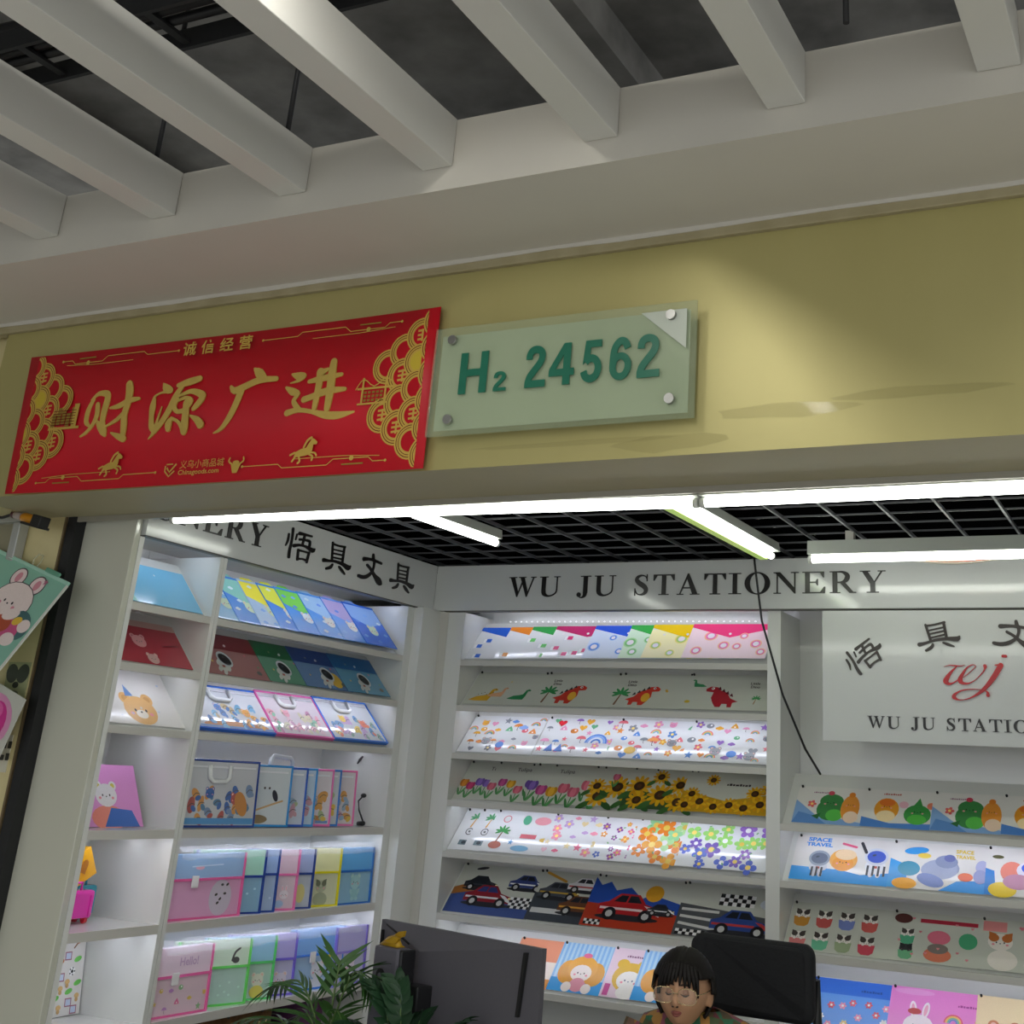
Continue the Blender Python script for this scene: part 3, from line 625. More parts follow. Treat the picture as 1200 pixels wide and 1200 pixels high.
def bunny(a, x, y, s, col, ear='#f7b4c4', body=None):
    if body: a.ell(x, y - s * 1.3, s * .75, s * .75, body); a.ell(x - s * .7, y - s * 1.1, s * .2, s * .36, col, .6); a.ell(x + s * .7, y - s * 1.1, s * .2, s * .36, col, -.6)
    for k in (-1, 1): a.ell(x + k * s * .42, y + s * 1.15, s * .24, s * .6, col, -k * .15); a.ell(x + k * s * .42, y + s * 1.15, s * .12, s * .42, ear, -k * .15)
    a.ell(x, y, s, s * .8, col); face(a, x, y, s)
def cat(a, x, y, s, col='#f4efe8', patch='#4a4340', cup=None):
    for k in (-1, 1): a.poly([(x + k * s * .9, y + s * .9), (x + k * s * .85, y + s * .1), (x + k * s * .2, y + s * .7)], patch)
    a.ell(x, y, s * .95, s * .75, col); a.ell(x - s * .5, y + s * .35, s * .4, s * .35, patch); a.ell(x + s * .5, y + s * .35, s * .4, s * .35, patch); face(a, x, y - s * .05, s * .9)
    if cup: a.poly([(x - s * 1.1, y - s * .3), (x + s * 1.1, y - s * .3), (x + s * .95, y - s * 1.4), (x + s * .5, y - s * 1.75), (x - s * .5, y - s * 1.75), (x - s * .95, y - s * 1.4)], cup); a.ell(x - s * .45, y - s * .3, s * .2, s * .15, col); a.ell(x + s * .45, y - s * .3, s * .2, s * .15, col)
def dino(a, x, y, s, col, belly, flip=1, spikes='#2b2b2b'):
    X = lambda u: x + flip * u * s
    a.poly([(X(-1.1), y - s * .35), (X(-.6), y - s * .1), (X(-.3), y + s * .35), (X(.1), y + s * .5), (X(.3), y + s * .75), (X(.75), y + s * .8), (X(1.0), y + s * .6), (X(.95), y + s * .4), (X(.5), y + s * .35), (X(.55), y - s * .1), (X(.35), y - s * .5), (X(.15), y - s * .8), (X(-.15), y - s * .8), (X(-.2), y - s * .55), (X(-.5), y - s * .55), (X(-.55), y - s * .8), (X(-.8), y - s * .8), (X(-.8), y - s * .45)], col)
    a.ell(X(.2), y - s * .15, s * .28, s * .38, belly); a.ell(X(.6), y + s * .64, s * .1, None, '#ffffff', n=8); a.ell(X(.62), y + s * .64, s * .05, None, '#111111', n=8)
    for k in range(4): a.poly([(X(-.75 + .27 * k), y + s * (.0 + .17 * k)), (X(-.62 + .27 * k), y + s * (.3 + .17 * k)), (X(-.5 + .27 * k), y + s * (.1 + .17 * k))], spikes)
def longneck(a, x, y, s, col, flip=1):
    X = lambda u: x + flip * u * s
    a.poly([(X(-1.2), y - s * .5), (X(-.6), y - s * .1), (X(0), y), (X(.4), y + s * .15), (X(.55), y + s * .7), (X(.85), y + s * .85), (X(1.1), y + s * .7), (X(1.05), y + s * .58), (X(.8), y + s * .55), (X(.75), y - s * .1), (X(.6), y - s * .6), (X(-.6), y - s * .6)], col); a.ell(X(.9), y + s * .72, s * .05, None, '#111111', n=6)
def palm(a, x, y, s, tr='#9a6b3c', lf='#3f9a58'):
    a.stroke([(x - s * .15, y - s, s * .2), (x, y - s * .3, s * .14), (x + s * .1, y + s * .2, s * .1)], None, tr)
    for t in (.2, .9, 1.6, 2.3, 3.0, -.4, 3.6): a.ell(x + s * .1 + s * .4 * math.cos(t), y + s * .25 + s * .3 * math.sin(t), s * .45, s * .13, lf, t, 10)
def sunflower(a, x, y, r, leaf=True):
    if leaf: a.ell(x - r, y - r, r * .7, r * .3, '#3c6b33', .7, 10); a.ell(x + r, y - r * .9, r * .7, r * .3, '#2f5a2c', -.6, 10)
    for k in range(12): t = PI * k / 6; a.ell(x + r * .72 * math.cos(t), y + r * .72 * math.sin(t), r * .42, r * .18, '#e8b61e' if k % 2 else '#d99b12', t, 8)
    a.ell(x, y, r * .48, None, '#3a2416', n=14); a.ell(x, y, r * .22, None, '#5a3a1c', n=10)
def tulip(a, x, y, s, col, dark):
    a.stroke([(x, y - s * 1.6), (x, y - s * .4)], s * .1, '#4f8f50', False); a.ell(x + s * .25, y - s * 1.1, s * .14, s * .6, '#5aa05c', -.4, 10); a.ell(x - s * .25, y - s * 1.15, s * .12, s * .55, '#478a4c', .4, 10)
    a.ell(x - s * .22, y, s * .28, s * .5, dark, .15); a.ell(x + s * .22, y, s * .28, s * .5, dark, -.15); a.ell(x, y - s * .03, s * .26, s * .5, col)
def car(a, x, y, s, col, stripe='#ffffff', flip=1, glass='#20242c'):
    X = lambda u: x + flip * u * s
    a.ell(x, y - s * .42, s * 1.15, s * .12, '#2a2a30')
    a.poly([(X(-1.1), y - s * .3), (X(-1.12), y + s * .05), (X(-.8), y + s * .16), (X(-.45), y + s * .5), (X(.25), y + s * .5), (X(.55), y + s * .16), (X(1.05), y + s * .02), (X(1.15), y - s * .3)], col)
    a.poly([(X(-.62), y + s * .17), (X(-.4), y + s * .43), (X(.2), y + s * .43), (X(.4), y + s * .17)], glass); a.stroke([(X(-.1), y + s * .47), (X(-.15), y + s * .15)], s * .06, col, False)
    a.poly([(X(.5), y + s * .1), (X(.75), y + s * .06), (X(1.12), y - s * .18), (X(1.13), y - s * .28), (X(.9), y - s * .2)], stripe); a.rect(min(X(-1.05), X(.5)), y - s * .14, max(X(-1.05), X(.5)), y - s * .05, stripe)
    for u in (-.65, .65): a.ell(X(u), y - s * .3, s * .25, None, '#15151a', n=14); a.ell(X(u), y - s * .3, s * .13, None, '#c8c8c8', n=10)
    a.ell(X(1.02), y - s * .05, s * .07, s * .05, '#fff4b0', n=8)
def astro(a, x, y, s, helm='#e9eef2', visor='#15181c', suit='#eef1f2', rot=.4):
    c, q = math.cos(rot), math.sin(rot); T = lambda u, v: (x + (u * c + v * q) * s, y + (-u * q + v * c) * s)
    for u, v, rx, ry in ((0, -1.1, .6, .55), (-.62, -.95, .22, .4), (.62, -.9, .22, .4), (-.3, -1.7, .22, .36), (.3, -1.7, .22, .36)): P = T(u, v); a.ell(P[0], P[1], rx * s, ry * s, suit, -rot)
    P = T(0, 0); a.ell(P[0], P[1], s, s * .88, helm, -rot); a.ell(P[0], P[1], s * .78, s * .62, visor, -rot); P = T(-.2, .15); a.ell(P[0], P[1], s * .18, s * .1, '#4a5560', -rot + .4); P = T(0, -1.05); a.rect(P[0] - .18 * s, P[1] - .12 * s, P[0] + .18 * s, P[1] + .12 * s, '#b04a3a')
def cloud(a, x, y, s, col):
    for u, v, r in ((-.5, 0, .4), (0, .18, .5), (.5, 0, .4), (0, -.1, .5)): a.ell(x + u * s, y + v * s, r * s, r * s * .8, col, n=12)
def rainbow(a, x, y, s, cols=('#e8697a', '#f5c65a', '#7ec6a0', '#6a8fd8')):
    for k, c in enumerate(cols): a.ring(x, y, s * (1 - .18 * k), s * (.84 - .18 * k), c, 12, 0, PI)
def umbrella(a, x, y, s, col): a.ell(x, y, s, s * .8, col, 0, 12, 0, PI); a.stroke([(x, y), (x, y - s * .8), (x + s * .2, y - s * .9)], s * .1, LINE)
def checker(a, x, y, w, h, nx, ny, c1='#f2f2f2', c2='#17171a'):
    a.rect(x, y, x + w, y + h, c1)
    for i in range(nx):
        for j in range(ny):
            if (i + j) % 2 == 0: a.rect(x + w * i / nx, y + h * j / ny, x + w * (i + 1) / nx, y + h * (j + 1) / ny, c2)
def scatter(W, n, rnd, m=.07, H=1.0, lo=.06, gap=.14):
    P = []
    for _ in range(n * 30):
        p = (rnd.uniform(m, W - m), rnd.uniform(lo, H - m))
        if all((p[0] - q[0]) ** 2 + (p[1] - q[1]) ** 2 > gap * gap for q in P): P.append(p)
        if len(P) >= n: break
    return P
ICONC = ['#e8737f', '#f2b33d', '#6fb98a', '#5b8fd6', '#9a6fc4', '#f09a4f', '#8a8f99', '#e79ac0']
def icons(a, W, n, seed, H=1.0, cols=ICONC, sz=.08, gap=.175, kinds=9):
    r = random.Random(seed)
    for i, (x, y) in enumerate(scatter(W, n, r, .07, H, gap=gap)):
        c = cols[r.randrange(len(cols))]; k = r.randrange(kinds); s = sz * r.uniform(.8, 1.25)
        if k == 0: a.star(x, y, s, c)
        elif k == 1: a.heart(x, y, s, c)
        elif k == 2: cloud(a, x, y, s, c)
        elif k == 3: a.flower(x, y, s * 1.2, c)
        elif k == 4: bear(a, x, y, s * .85, c)
        elif k == 5: rainbow(a, x, y - s * .3, s * 1.2)
        elif k == 6: umbrella(a, x, y, s * 1.1, c)
        elif k == 7: a.poly([(x - s, y - s * .6), (x + s, y - s * .6), (x + s * .7, y + s * .1), (x, y + s), (x - s * .7, y + s * .1)], c); a.ell(x, y - s * .2, s * .2, None, '#ffffff', n=8)
        else: a.ell(x, y, s * .9, s * .7, c); a.ell(x + s * .2, y + s * .2, s * .25, None, '#ffffff', n=8)

# ------------------------------------------------------------------ sheets, bags and files
SHEET = mat('milky_plastic_sheet', '#eceef0', .16, noise=.03, nscale=8, coat=.4)
def col_mat(hexc, rough=.2): return mat('plastic_' + hexc.lstrip('#'), hexc, rough, noise=.05, nscale=8, coat=.3)
def rear_frame(x, z, t=0.0, layer=0): return frame((x, YB + .029 + t * CT - ST * (.0012 + .0028 * layer), z + .0045 + t * ST + CT * (.0012 + .0028 * layer)), (1, 0, 0), (0, CT, ST))
def side_frame(y, z, t=0.0, layer=0): return frame((XL - .029 - t * CT + ST * (.0012 + .0028 * layer), y, z + .0045 + t * ST + CT * (.0012 + .0028 * layer)), (0, 1, 0), (-CT, 0, ST))
def sheet(name, label, cat_, group, M, w, h, base, art=None, flap=None, snap=True, pins=0, th=.0016):
    """flat plastic folder lying on a sloping shelf"""
    o = tag(MB().box(0, w, 0, h, 0, th).build(name, base, None), label, cat_, group); o.matrix_world = M
    if art:
        a = Art(h); art(a, w / h); a.build('print', o, Matrix.Translation((0, 0, th + .0001)))
    if flap:
        fm, fp = flap
        MB().prism([(p[0] * w, p[1] * h) for p in fp], 'z', th + .0001, th + .0012).build('flap', fm, o)
        if snap: cx = sum(p[0] for p in fp) / len(fp); b = min(p[1] for p in fp); MB().tube([(cx * w, b * h + .02, th + .001), (cx * w, b * h + .02, th + .003)], .006, 10).build('snap_button', mat('clear_snap', '#f4f0f4', .2), o)
    for k in range(pins):
        x = .012 + k * (w - .03); MB().tube([(x, h - .004, th), (x, h - .004, th + .006)], .0045, 8).build('pin', BLACKPL, o)
    return o
rear_n = 0
# row 1: snap wallets with coloured flaps
G = 'snap wallets on the top rear row'
def squares(c, seed):
    def f(a, W):
        r = random.Random(seed)
        for x, y in scatter(W, 7, r, .1, .75, gap=.2): a.rect(x - .1, y - .07, x + .06, y + .08, '#d5dae0'); a.rect(x - .085, y - .055, x + .045, y + .065, '#f4f5f6'); a.rect(x - .02, y - .04, x + .1, y + .07, c)
    return f
def rings_(cols, seed):
    def f(a, W):
        r = random.Random(seed); a.rect(0, 0, W, .85, cols[0])
        for i, (x, y) in enumerate(scatter(W, 7, r, .13, .8, gap=.26)): R = r.uniform(.07, .12); a.ell(x, y, R * 1.25, None, cols[1]); a.ell(x, y, R, None, cols[2]); a.ell(x, y, R * .65, None, '#f3eef4')
    return f
row1 = [(-2.932, 'blue', '#1f5fd0', squares('#2f6fd6', 1)), (-2.785, 'orange', '#ee8a25', squares('#f0a040', 2)), (-2.672, 'green', '#2fa24a', squares('#4fb84f', 3)), (-2.552, 'magenta', '#c22468', squares('#d42a70', 4)),
        (-2.36, 'royal blue', '#2456d2', rings_(('#d5e2f6', '#9cc0f2', '#3f86e4'), 5)), (-2.19, 'leaf green', '#35b04a', rings_(('#d6efd2', '#a9dc9b', '#6cc06a'), 6)), (-2.085, 'yellow', '#f0cb0c', rings_(('#f6efb8', '#f0df7a', '#a9d06a'), 7)), (-1.905, 'hot pink', '#ee3f7f', rings_(('#f9dfe6', '#f7bf8e', '#ef6fb4'), 8))]
for i, (x, cn, c, art) in enumerate(row1):
    last = i == 7; wdt = .355 if last else .34
    sheet('snap_wallet', 'clear snap wallet with %s flap and %s on the top rear row' % (cn, 'little squares' if i < 4 else 'soft rings'), 'folder', G, rear_frame(min(x, -1.545 - wdt + .006), ZBK[0], .002, i), wdt, .205, SHEET, art, (col_mat(c), [(0, 1), (1, 1), (.97, .86), (.5, .6 if i > 4 else .66), (.0, .9)]))
# row 2: dinosaurs
G = 'dinosaur sheets on the second rear row'
DS = mat('grey_milky_sheet', '#d3d6cb', .16, noise=.03, nscale=8, coat=.4)
def d1(a, W):
    longneck(a, .42, .27, .27, '#e8b32a'); [a.ell(.28 + .07 * k, .3 + .03 * (k % 3), .012, None, '#7a5a12', n=8) for k in range(6)]
    longneck(a, .75, .36, .2, '#e9b189'); longneck(a, 1.3, .3, .22, '#2f8f58'); a.star(.95, .7, .03, '#e7c65a')
def d2(a, W): palm(a, .2, .36, .25, '#7a5536', '#2f8f50'); dino(a, .75, .35, .34, '#d23a2a', '#f2b93c'); a.text('Little', .22, .72, .1, LINE, bold=.03); a.text('Dino', .24, .62, .1, LINE, bold=.03)
def d3(a, W): palm(a, .12, .34, .25, '#7a5536', '#3a9d58'); dino(a, .66, .35, .34, '#d8392b', '#f2b93c'); a.text('Little', .2, .72, .1, LINE, bold=.03); a.text('Dino', .22, .62, .1, LINE, bold=.03); a.ell(1.15, .5, .03, .05, '#d9b24a', .6)
def d4(a, W): longneck(a, .25, .72, .15, '#2f8f58', -1); dino(a, .8, .36, .36, '#b32434', '#b32434', -1, '#5a1220'); palm(a, 1.55, .3, .12); a.text('Little', 1.35, .72, .1, LINE, bold=.03); a.text('Dino', 1.37, .62, .1, LINE, bold=.03); a.ell(.12, .2, .06, .04, '#d8b93a')
for i, (x, wd, art, lb) in enumerate(((-2.925, .36, d1, 'two long-necked dinosaurs, nearest the corner'), (-2.575, .36, d2, 'a red dinosaur and palm, left of its twin'), (-2.22, .33, d3, 'a red dinosaur and palm, right of its twin'), (-1.91, .368, d4, 'a crawling crimson dinosaur and lettering'))):
    sheet('plastic_folder', 'milky folder printed with ' + lb, 'folder', G, rear_frame(x, ZBK[1], .001, i), wd, .198, DS, art, pins=2)
# row 3: doodle icons
G = 'doodle icon sheets on the third rear row'
def ic(seed, extra=None):
    def f(a, W):
        icons(a, W, 26, seed)
        if extra: extra(a, W)
    return f
ex = [lambda a, W: (bear(a, .55, .3, .1, '#9aa0a8'), cloud(a, 1.25, .7, .12, '#8fb4ee'), a.ell(.9, .22, .09, .08, '#4a86dd')), lambda a, W: (rainbow(a, 1.25, .35, .24, ('#5a8fe0', '#8fb6f0', '#e6edf8', '#4a7fd0')), a.heart(.35, .85, .1, '#e02f3c'), a.poly([(.2, .1), (.32, .3), (.4, .1)], '#4a7fd6'), a.poly([(.42, .1), (.52, .3), (.62, .1)], '#4a7fd6')), lambda a, W: (bear(a, 1.25, .42, .1, '#8d8f96'), umbrella(a, .85, .45, .12, '#f0a45a'), a.ell(.45, .2, .12, .09, '#f0c23c')), lambda a, W: (bear(a, .62, .25, .11, '#9a9aa0'), bear(a, 1.3, .16, .11, '#8f949c'), a.ell(.95, .2, .1, .08, '#3f86e0'))]
for i, (x, lb) in enumerate(((-2.93, 'a grey bear and blue cloud, nearest the corner'), (-2.562, 'a blue rainbow and red heart'), (-2.225, 'an orange umbrella and small animals'), (-1.897, 'two grey bears and a blue ball'))):
    sheet('plastic_folder', 'bright clear folder with doodles including ' + lb, 'folder', G, rear_frame(x, ZBK[2], .001, i), .36, .212, SHEET, ic(30 + i, ex[i]), pins=1)
# row 4: flowers
G = 'flower sheets on the fourth rear row'
TC = [('#d9477e', '#b8356a'), ('#e8962f', '#c97a1f'), ('#d05a9a', '#a83f7c'), ('#8f6fc4', '#6f52a4'), ('#e57a8f', '#cc5f76'), ('#f0b83a', '#d69a24')]
def tul(seed, n=9, big=1.0, title='Tulipa'):
    def f(a, W):
        r = random.Random(seed)
        for k in range(n): c = TC[r.randrange(6)]; tulip(a, .1 + (W - .2) * k / (n - 1), r.uniform(.3, .52), .2 * big, *c)
        a.text(title, .35 * W, .78, .14, LINE, rot=.03)
    return f
def sunf(pts, leaf=True, dark=True):
    def f(a, W):
        if dark: a.poly([(0, 0), (W, 0), (W, .25), (W * .6, .35), (W * .3, .3), (0, .38)], '#35512f')
        for x, y, r in pts: sunflower(a, x, y, r, leaf)
    return f
r4 = [(-2.93, .33, tul(1), 'pink and orange tulips, nearest the corner'), (-2.79, .30, tul(5, 7), 'tulips showing only as a strip between two others'), (-2.60, .34, tul(9, 7, 1.25), 'large pink and purple tulips'), (-2.325, .30, lambda a, W: (sunf([(.3, .25, .24), (.65, .5, .25), (.2, .5, .18), (1.0, .3, .22), (1.05, .8, .16)], True, False)(a, W), tulip(a, .55, .75, .16, '#e07a9a', '#c9607f')), 'yellow blooms and one pink tulip'), (-2.15, .30, sunf([(.25, .55, .24), (.3, .2, .2), (.75, .35, .25), (1.1, .62, .2), (.65, .8, .16), (1.15, .2, .22)]), 'scattered sunflowers on dark leaves'), (-1.905, .362, lambda a, W: (a.poly([(0, 0), (W, 0), (W, .5), (W * .8, .42), (W * .5, .3), (W * .2, .42), (0, .5)], '#c99a1e'), sunf([(.12, .15, .16), (.4, .25, .17), (.7, .14, .16), (1.0, .2, .16), (1.3, .15, .17), (1.6, .25, .17), (.2, .42, .15), (1.45, .5, .16), (.55, .78, .13), (1.7, .62, .15)], False, False)(a, W), a.marks(.85, .66, .09, LINE)), 'a dense sunflower field')]
for i, (x, wd, art, lb) in enumerate(r4):
    sheet('plastic_folder', 'milky folder printed with ' + lb, 'folder', G, rear_frame(x, ZBK[3], .001, i), wd, .205, DS, art, pins=2)
# row 5: summer icons and blossoms
G = 'summer and blossom sheets on the fifth rear row'
def summer(a, W):
    palm(a, .3, .75, .18, '#d9a24a', '#5fae78'); a.ring(.3, .45, .085, .065, '#5a5a60', 16); a.star(.3, .45, .04, '#5a5a60'); a.rect(.18, .12, .4, .24, '#6a7f86'); a.ell(.29, .18, .05, .04, '#2f3a44')
def beach(a, W):
    a.ring(.3, .8, .09, .07, '#d97a86', 16); palm(a, .3, .45, .2, '#7a4f32', '#3f9a50'); a.ell(.75, .8, .09, .12, '#5fb58f', .3); a.ell(1.1, .8, .18, .1, '#eaa0aa'); a.ell(.28, .16, .14, .09, '#b8604a'); a.star(.6, .25, .07, '#5a9ad0'); a.rect(.75, .36, 1.1, .46, '#d25a66'); a.ell(.85, .12, .2, .07, '#7fb8dc'); a.ell(1.3, .35, .1, .05, '#d8b23a')
def pinks(a, W): icons(a, W, 22, 77, cols=['#f09ab0', '#e8b9c8', '#e46f8f', '#e9d6a0', '#c7a8d8'], kinds=4)
def blos(seed, cols, n=14, sz=.1, gap=.2):
    def f(a, W):
        r = random.Random(seed)
        for x, y in scatter(W, n, r, .09, gap=gap): a.flower(x, y, sz * r.uniform(.7, 1.2), cols[r.randrange(len(cols))], r.choice((4, 5, 6)), rot=r.uniform(0, 3), cen=r.choice(('#ffe27a', '#ffffff', '#e7c95a')))
        for x, y in scatter(W, 12, r, .06, gap=.12): a.ell(x, y, .03, .015, '#7ab87c', r.uniform(0, 3), 8)
    return f
r5 = [(-2.93, .2, summer, 'a palm tree and compass, nearest the corner'), (-2.855, .2, summer, 'a palm tree and compass, second from the corner'), (-2.775, .36, beach, 'beach holiday pictures'), (-2.5, .3, pinks, 'small pink hearts and stars'), (-2.27, .26, blos(3, ['#e46f9a', '#e8a04a', '#4f6fc0', '#8f4f9a'], 20, .075, .15), 'tiny multicoloured flowers'), (-2.115, .30, blos(8, ['#f0a83a', '#9ad8a0', '#ec8a2f', '#b5e0a0'], 15, .17, .22), 'orange and mint blossoms'), (-1.905, .362, blos(12, ['#7a5fc0', '#9a6fc8', '#5a6fd0', '#a0dc78', '#8fa0d8'], 18, .155, .22), 'purple and lime blossoms')]
for i, (x, wd, art, lb) in enumerate(r5):
    sheet('plastic_folder', 'bright clear folder printed with ' + lb, 'folder', G, rear_frame(x, ZBK[4], .001, i), wd, .21, SHEET, art, pins=1)
# row 6: racing cars
G = 'racing car sheets on the sixth rear row'
def c1(a, W): a.poly([(0, 0), (W, 0), (W, .3), (0, .5)], '#39508f'); a.poly([(0, .5), (.3, .62), (.6, .5), (0, .35)], '#a86a2c'); car(a, .5, .62, .3, '#22262e', '#3a3f48'); car(a, .75, .38, .42, '#8f1f2c', '#e8e8ea', glass='#2a3c7a'); car(a, 1.4, .7, .32, '#3a4a8a'); checker(a, 1.2, .18, .5, .22, 8, 4); a.ell(.4, .92, .12, .03, '#2a2a2e', .2)
def c2(a, W): a.poly([(0, 0), (W, 0), (W, .4), (0, .55)], '#3d434c'); a.rect(.05, .15, .75, .25, '#d8d8d8'); car(a, .45, .6, .35, '#4a4f58', '#c9a23a'); car(a, .95, .35, .38, '#6a4028', '#e0a040'); car(a, .9, .75, .3, '#e8e8ea', '#c03a3a'); a.stroke([(.1, .95), (.5, .8)], .05, '#d8a03a')
def c3(a, W): a.poly([(0, 0), (W, 0), (W, .35), (0, .5)], '#b83a20'); a.poly([(0, .45), (0, .95), (.15, .8), (.3, .88), (.45, .72), (.7, .8), (.95, .6), (1.1, .7), (W, .55), (W, .35)], '#2450b0'); a.ell(1.15, .72, .16, None, '#e8a92a'); car(a, .78, .42, .5, '#b81f24', '#f0d8d8'); car(a, 1.35, .42, .22, '#2c3038'); checker(a, .06, .03, .3, .1, 6, 2)
def c4(a, W): a.poly([(0, 0), (W, 0), (W, .45), (0, .6)], '#55585c'); checker(a, .65, .62, .6, .22, 8, 3); [a.stroke([(.05, .1 + .13 * k), (.7, .0 + .16 * k)], .05, '#d9d9d6', False) for k in range(4)]; car(a, 1.1, .32, .46, '#2f4a90', '#c03a3a'); checker(a, .05, .02, .5, .1, 8, 2); a.ell(1.5, .7, .16, .1, '#dfe6f0')
for i, (x, wd, art, lb) in enumerate(((-2.925, .39, c1, 'a red racer and chequered track, nearest the corner'), (-2.545, .30, c2, 'grey and orange racing cars'), (-2.30, .40, c3, 'a red coupe under a yellow sun'), (-1.912, .37, c4, 'a blue racer and chequered flag'))):
    sheet('plastic_folder', 'dim milky folder printed with ' + lb, 'folder', G, rear_frame(x, ZBK[5], .001, i), wd, .235, DS, art, pins=2)
# row 7: cartoon folders behind the desk
G = 'cartoon folders on the bottom rear row'
def girl(a, W):
    a.rect(0, 0, W, 1, '#bfe0f7'); [a.rect(W * k / 12, .0, W * (k + .5) / 12, 1, '#93c6f0') for k in range(12)]; a.rect(0, 0, W, .27, '#3fa4e8')
    x = W * .5; a.ell(x - .27, .4, .2, .24, '#eaa63c'); a.ell(x + .27, .4, .2, .24, '#eaa63c'); a.ell(x, .5, .3, .25, '#f0b04a'); a.ell(x, .4, .21, .17, '#fbeee4'); face(a, x, .4, .2, '#5a4038'); a.ell(x, .16, .16, .14, '#e79aa8'); a.ell(x - .2, .1, .1, .1, '#fbeee4'); a.ell(x + .2, .1, .1, .1, '#fbeee4'); a.ell(x + .02, .76, .09, .05, '#e8749a')
def catf(a, W):
    a.rect(0, 0, W, 1, '#f3dbe6'); x = W * .5; a.ell(x, .42, .34, .3, '#e9bd48'); a.ell(x - .2, .68, .12, .1, '#e9bd48'); a.ell(x + .2, .68, .12, .1, '#e9bd48'); a.ell(x, .36, .24, .19, '#fbf6ee'); face(a, x, .36, .22, '#4a5a7a'); a.ell(x, .12, .18, .13, '#fbf6ee'); a.marks(.3, .82, .07, '#9a6a8a'); a.rect(.05, .03, .16, .26, '#d2559a')
def orange(a, W): a.rect(0, 0, W, 1, '#f6a482'); a.rect(0, .2, W, .55, '#fbeee2'); a.ell(.3, .45, .12, .05, '#4a3a34'); a.rect(0, 0, W, .2, '#f0a04a')
for i, (x, wd, art, lb) in enumerate(((-2.62, .23, orange, 'orange folder with a cream band half hidden by the monitor'), (-2.425, .24, girl, 'blue striped folder with a golden-haired doll beside the monitor'), (-2.2, .2, catf, 'pale pink folder with a yellow-hooded cat'), (-2.07, .24, girl, 'blue striped folder with a doll half hidden by the seated woman'), (-1.84, .24, catf, 'pale pink folder with a hooded cat behind the office chair'))):
    sheet('plastic_folder', lb, 'folder', G, rear_frame(x, ZBK[6], .001, i), wd, .21, SHEET, art, pins=1)
# right bay
G = 'cartoon folders under the logo board'
def fr1(a, W):
    a.poly([(0, 0), (W, 0), (W, .08), (.8, .2), (.5, .22), (.15, .5), (0, .62)], '#86aee0'); a.poly([(0, 0), (.75, 0), (.5, .2), (.1, .3)], '#5f8fd0')
    a.ell(.78, .4, .3, .3, '#3f8a4a'); a.ell(.78, .62, .26, .2, '#3f8a4a'); a.ell(.88, .25, .18, .16, '#5cc050'); face(a, .76, .58, .2, '#1f3a20'); a.ell(.74, .84, .07, .06, '#d0405a'); a.poly([(.4, .2), (.6, .3), (.55, .12)], '#2f6f3c')
    a.ell(1.2, .45, .2, .36, '#ee9a3c'); a.ell(1.24, .22, .16, .16, '#f7d9c0'); a.ell(1.2, .82, .07, .07, '#e88a30'); face(a, 1.2, .55, .15); a.flower(.36, .52, .1, '#e86a6a'); a.marks(.35, .82, .06, '#9a6a8a')
def fr2(a, W):
    a.poly([(0, 0), (W, 0), (W, .16), (.6, .12), (0, .26)], '#4f86d2'); a.ell(.5, .48, .26, .3, '#f0a22e'); a.ell(.5, .3, .2, .15, '#fbe0b0'); a.ell(.5, .66, .17, .1, '#ea7a2c'); face(a, .5, .55, .16)
    a.ell(1.15, .38, .28, .26, '#3f9a4a'); a.ell(1.15, .25, .2, .13, '#58c04c'); a.poly([(1.05, .6), (1.17, .82), (1.25, .6)], '#3f9a4a'); face(a, 1.15, .45, .18, '#1f3a20'); a.ell(.85, .62, .1, .09, '#eab7c4'); a.ell(1.42, .62, .09, .09, '#ec8a6a'); a.marks(.4, .86, .07, '#c05a4a')
RW = mat('white_card_sheet', '#e9e6e2', .2, noise=.03, coat=.3)
for i, (x, art, lb) in enumerate(((-1.446, fr1, 'a green monster and orange friend, next to the shelf divider'), (-1.188, fr2, 'a yellow chick and green monster'), (-.936, fr1, 'a green monster and orange friend, away from the divider'), (-.69, fr2, 'a chick, cut off by the picture edge'))):
    sheet('plastic_folder', 'white folder printed with ' + lb, 'folder', G, rear_frame(x, 1.494, .001, i), .265, .175, RW, art, pins=1)
def sp1(a, W):
    a.poly([(0, 0), (W, 0), (W, .3), (1.3, .2), (.9, .28), (0, .3)], '#3f9fe8'); a.text('SPACE', .22, .88, .12, '#2f8fe8', 1.3, bold=.08); a.text('TRAVEL', .2, .77, .11, '#2f8fe8', 1.3, bold=.08)
    astro(a, .5, .5, .2, '#9aa4b4', '#6a7488', '#d0d4dc', 0); a.ell(.95, .5, .26, .24, '#f2b25a'); a.ell(.95, .42, .2, .17, '#f0a03c'); a.ell(.98, .62, .2, .12, '#f6d8b0'); face(a, .95, .45, .18); astro(a, 1.55, .62, .22, '#d0d6e4', '#4a62c0', '#e6e8ee', 0); [a.rect(1.4 + .1 * k, .2, 1.44 + .1 * k, .42, '#2a2c34') for k in range(4)]; [a.rect(.38 + .09 * k, .1, .42 + .09 * k, .3, '#2a2c34') for k in range(3)]; a.stroke([(.9, .86), (1.15, .8)], .05, '#ee6a90'); a.stroke([(1.25, .9), (1.35, .7)], .06, '#3a3a40')
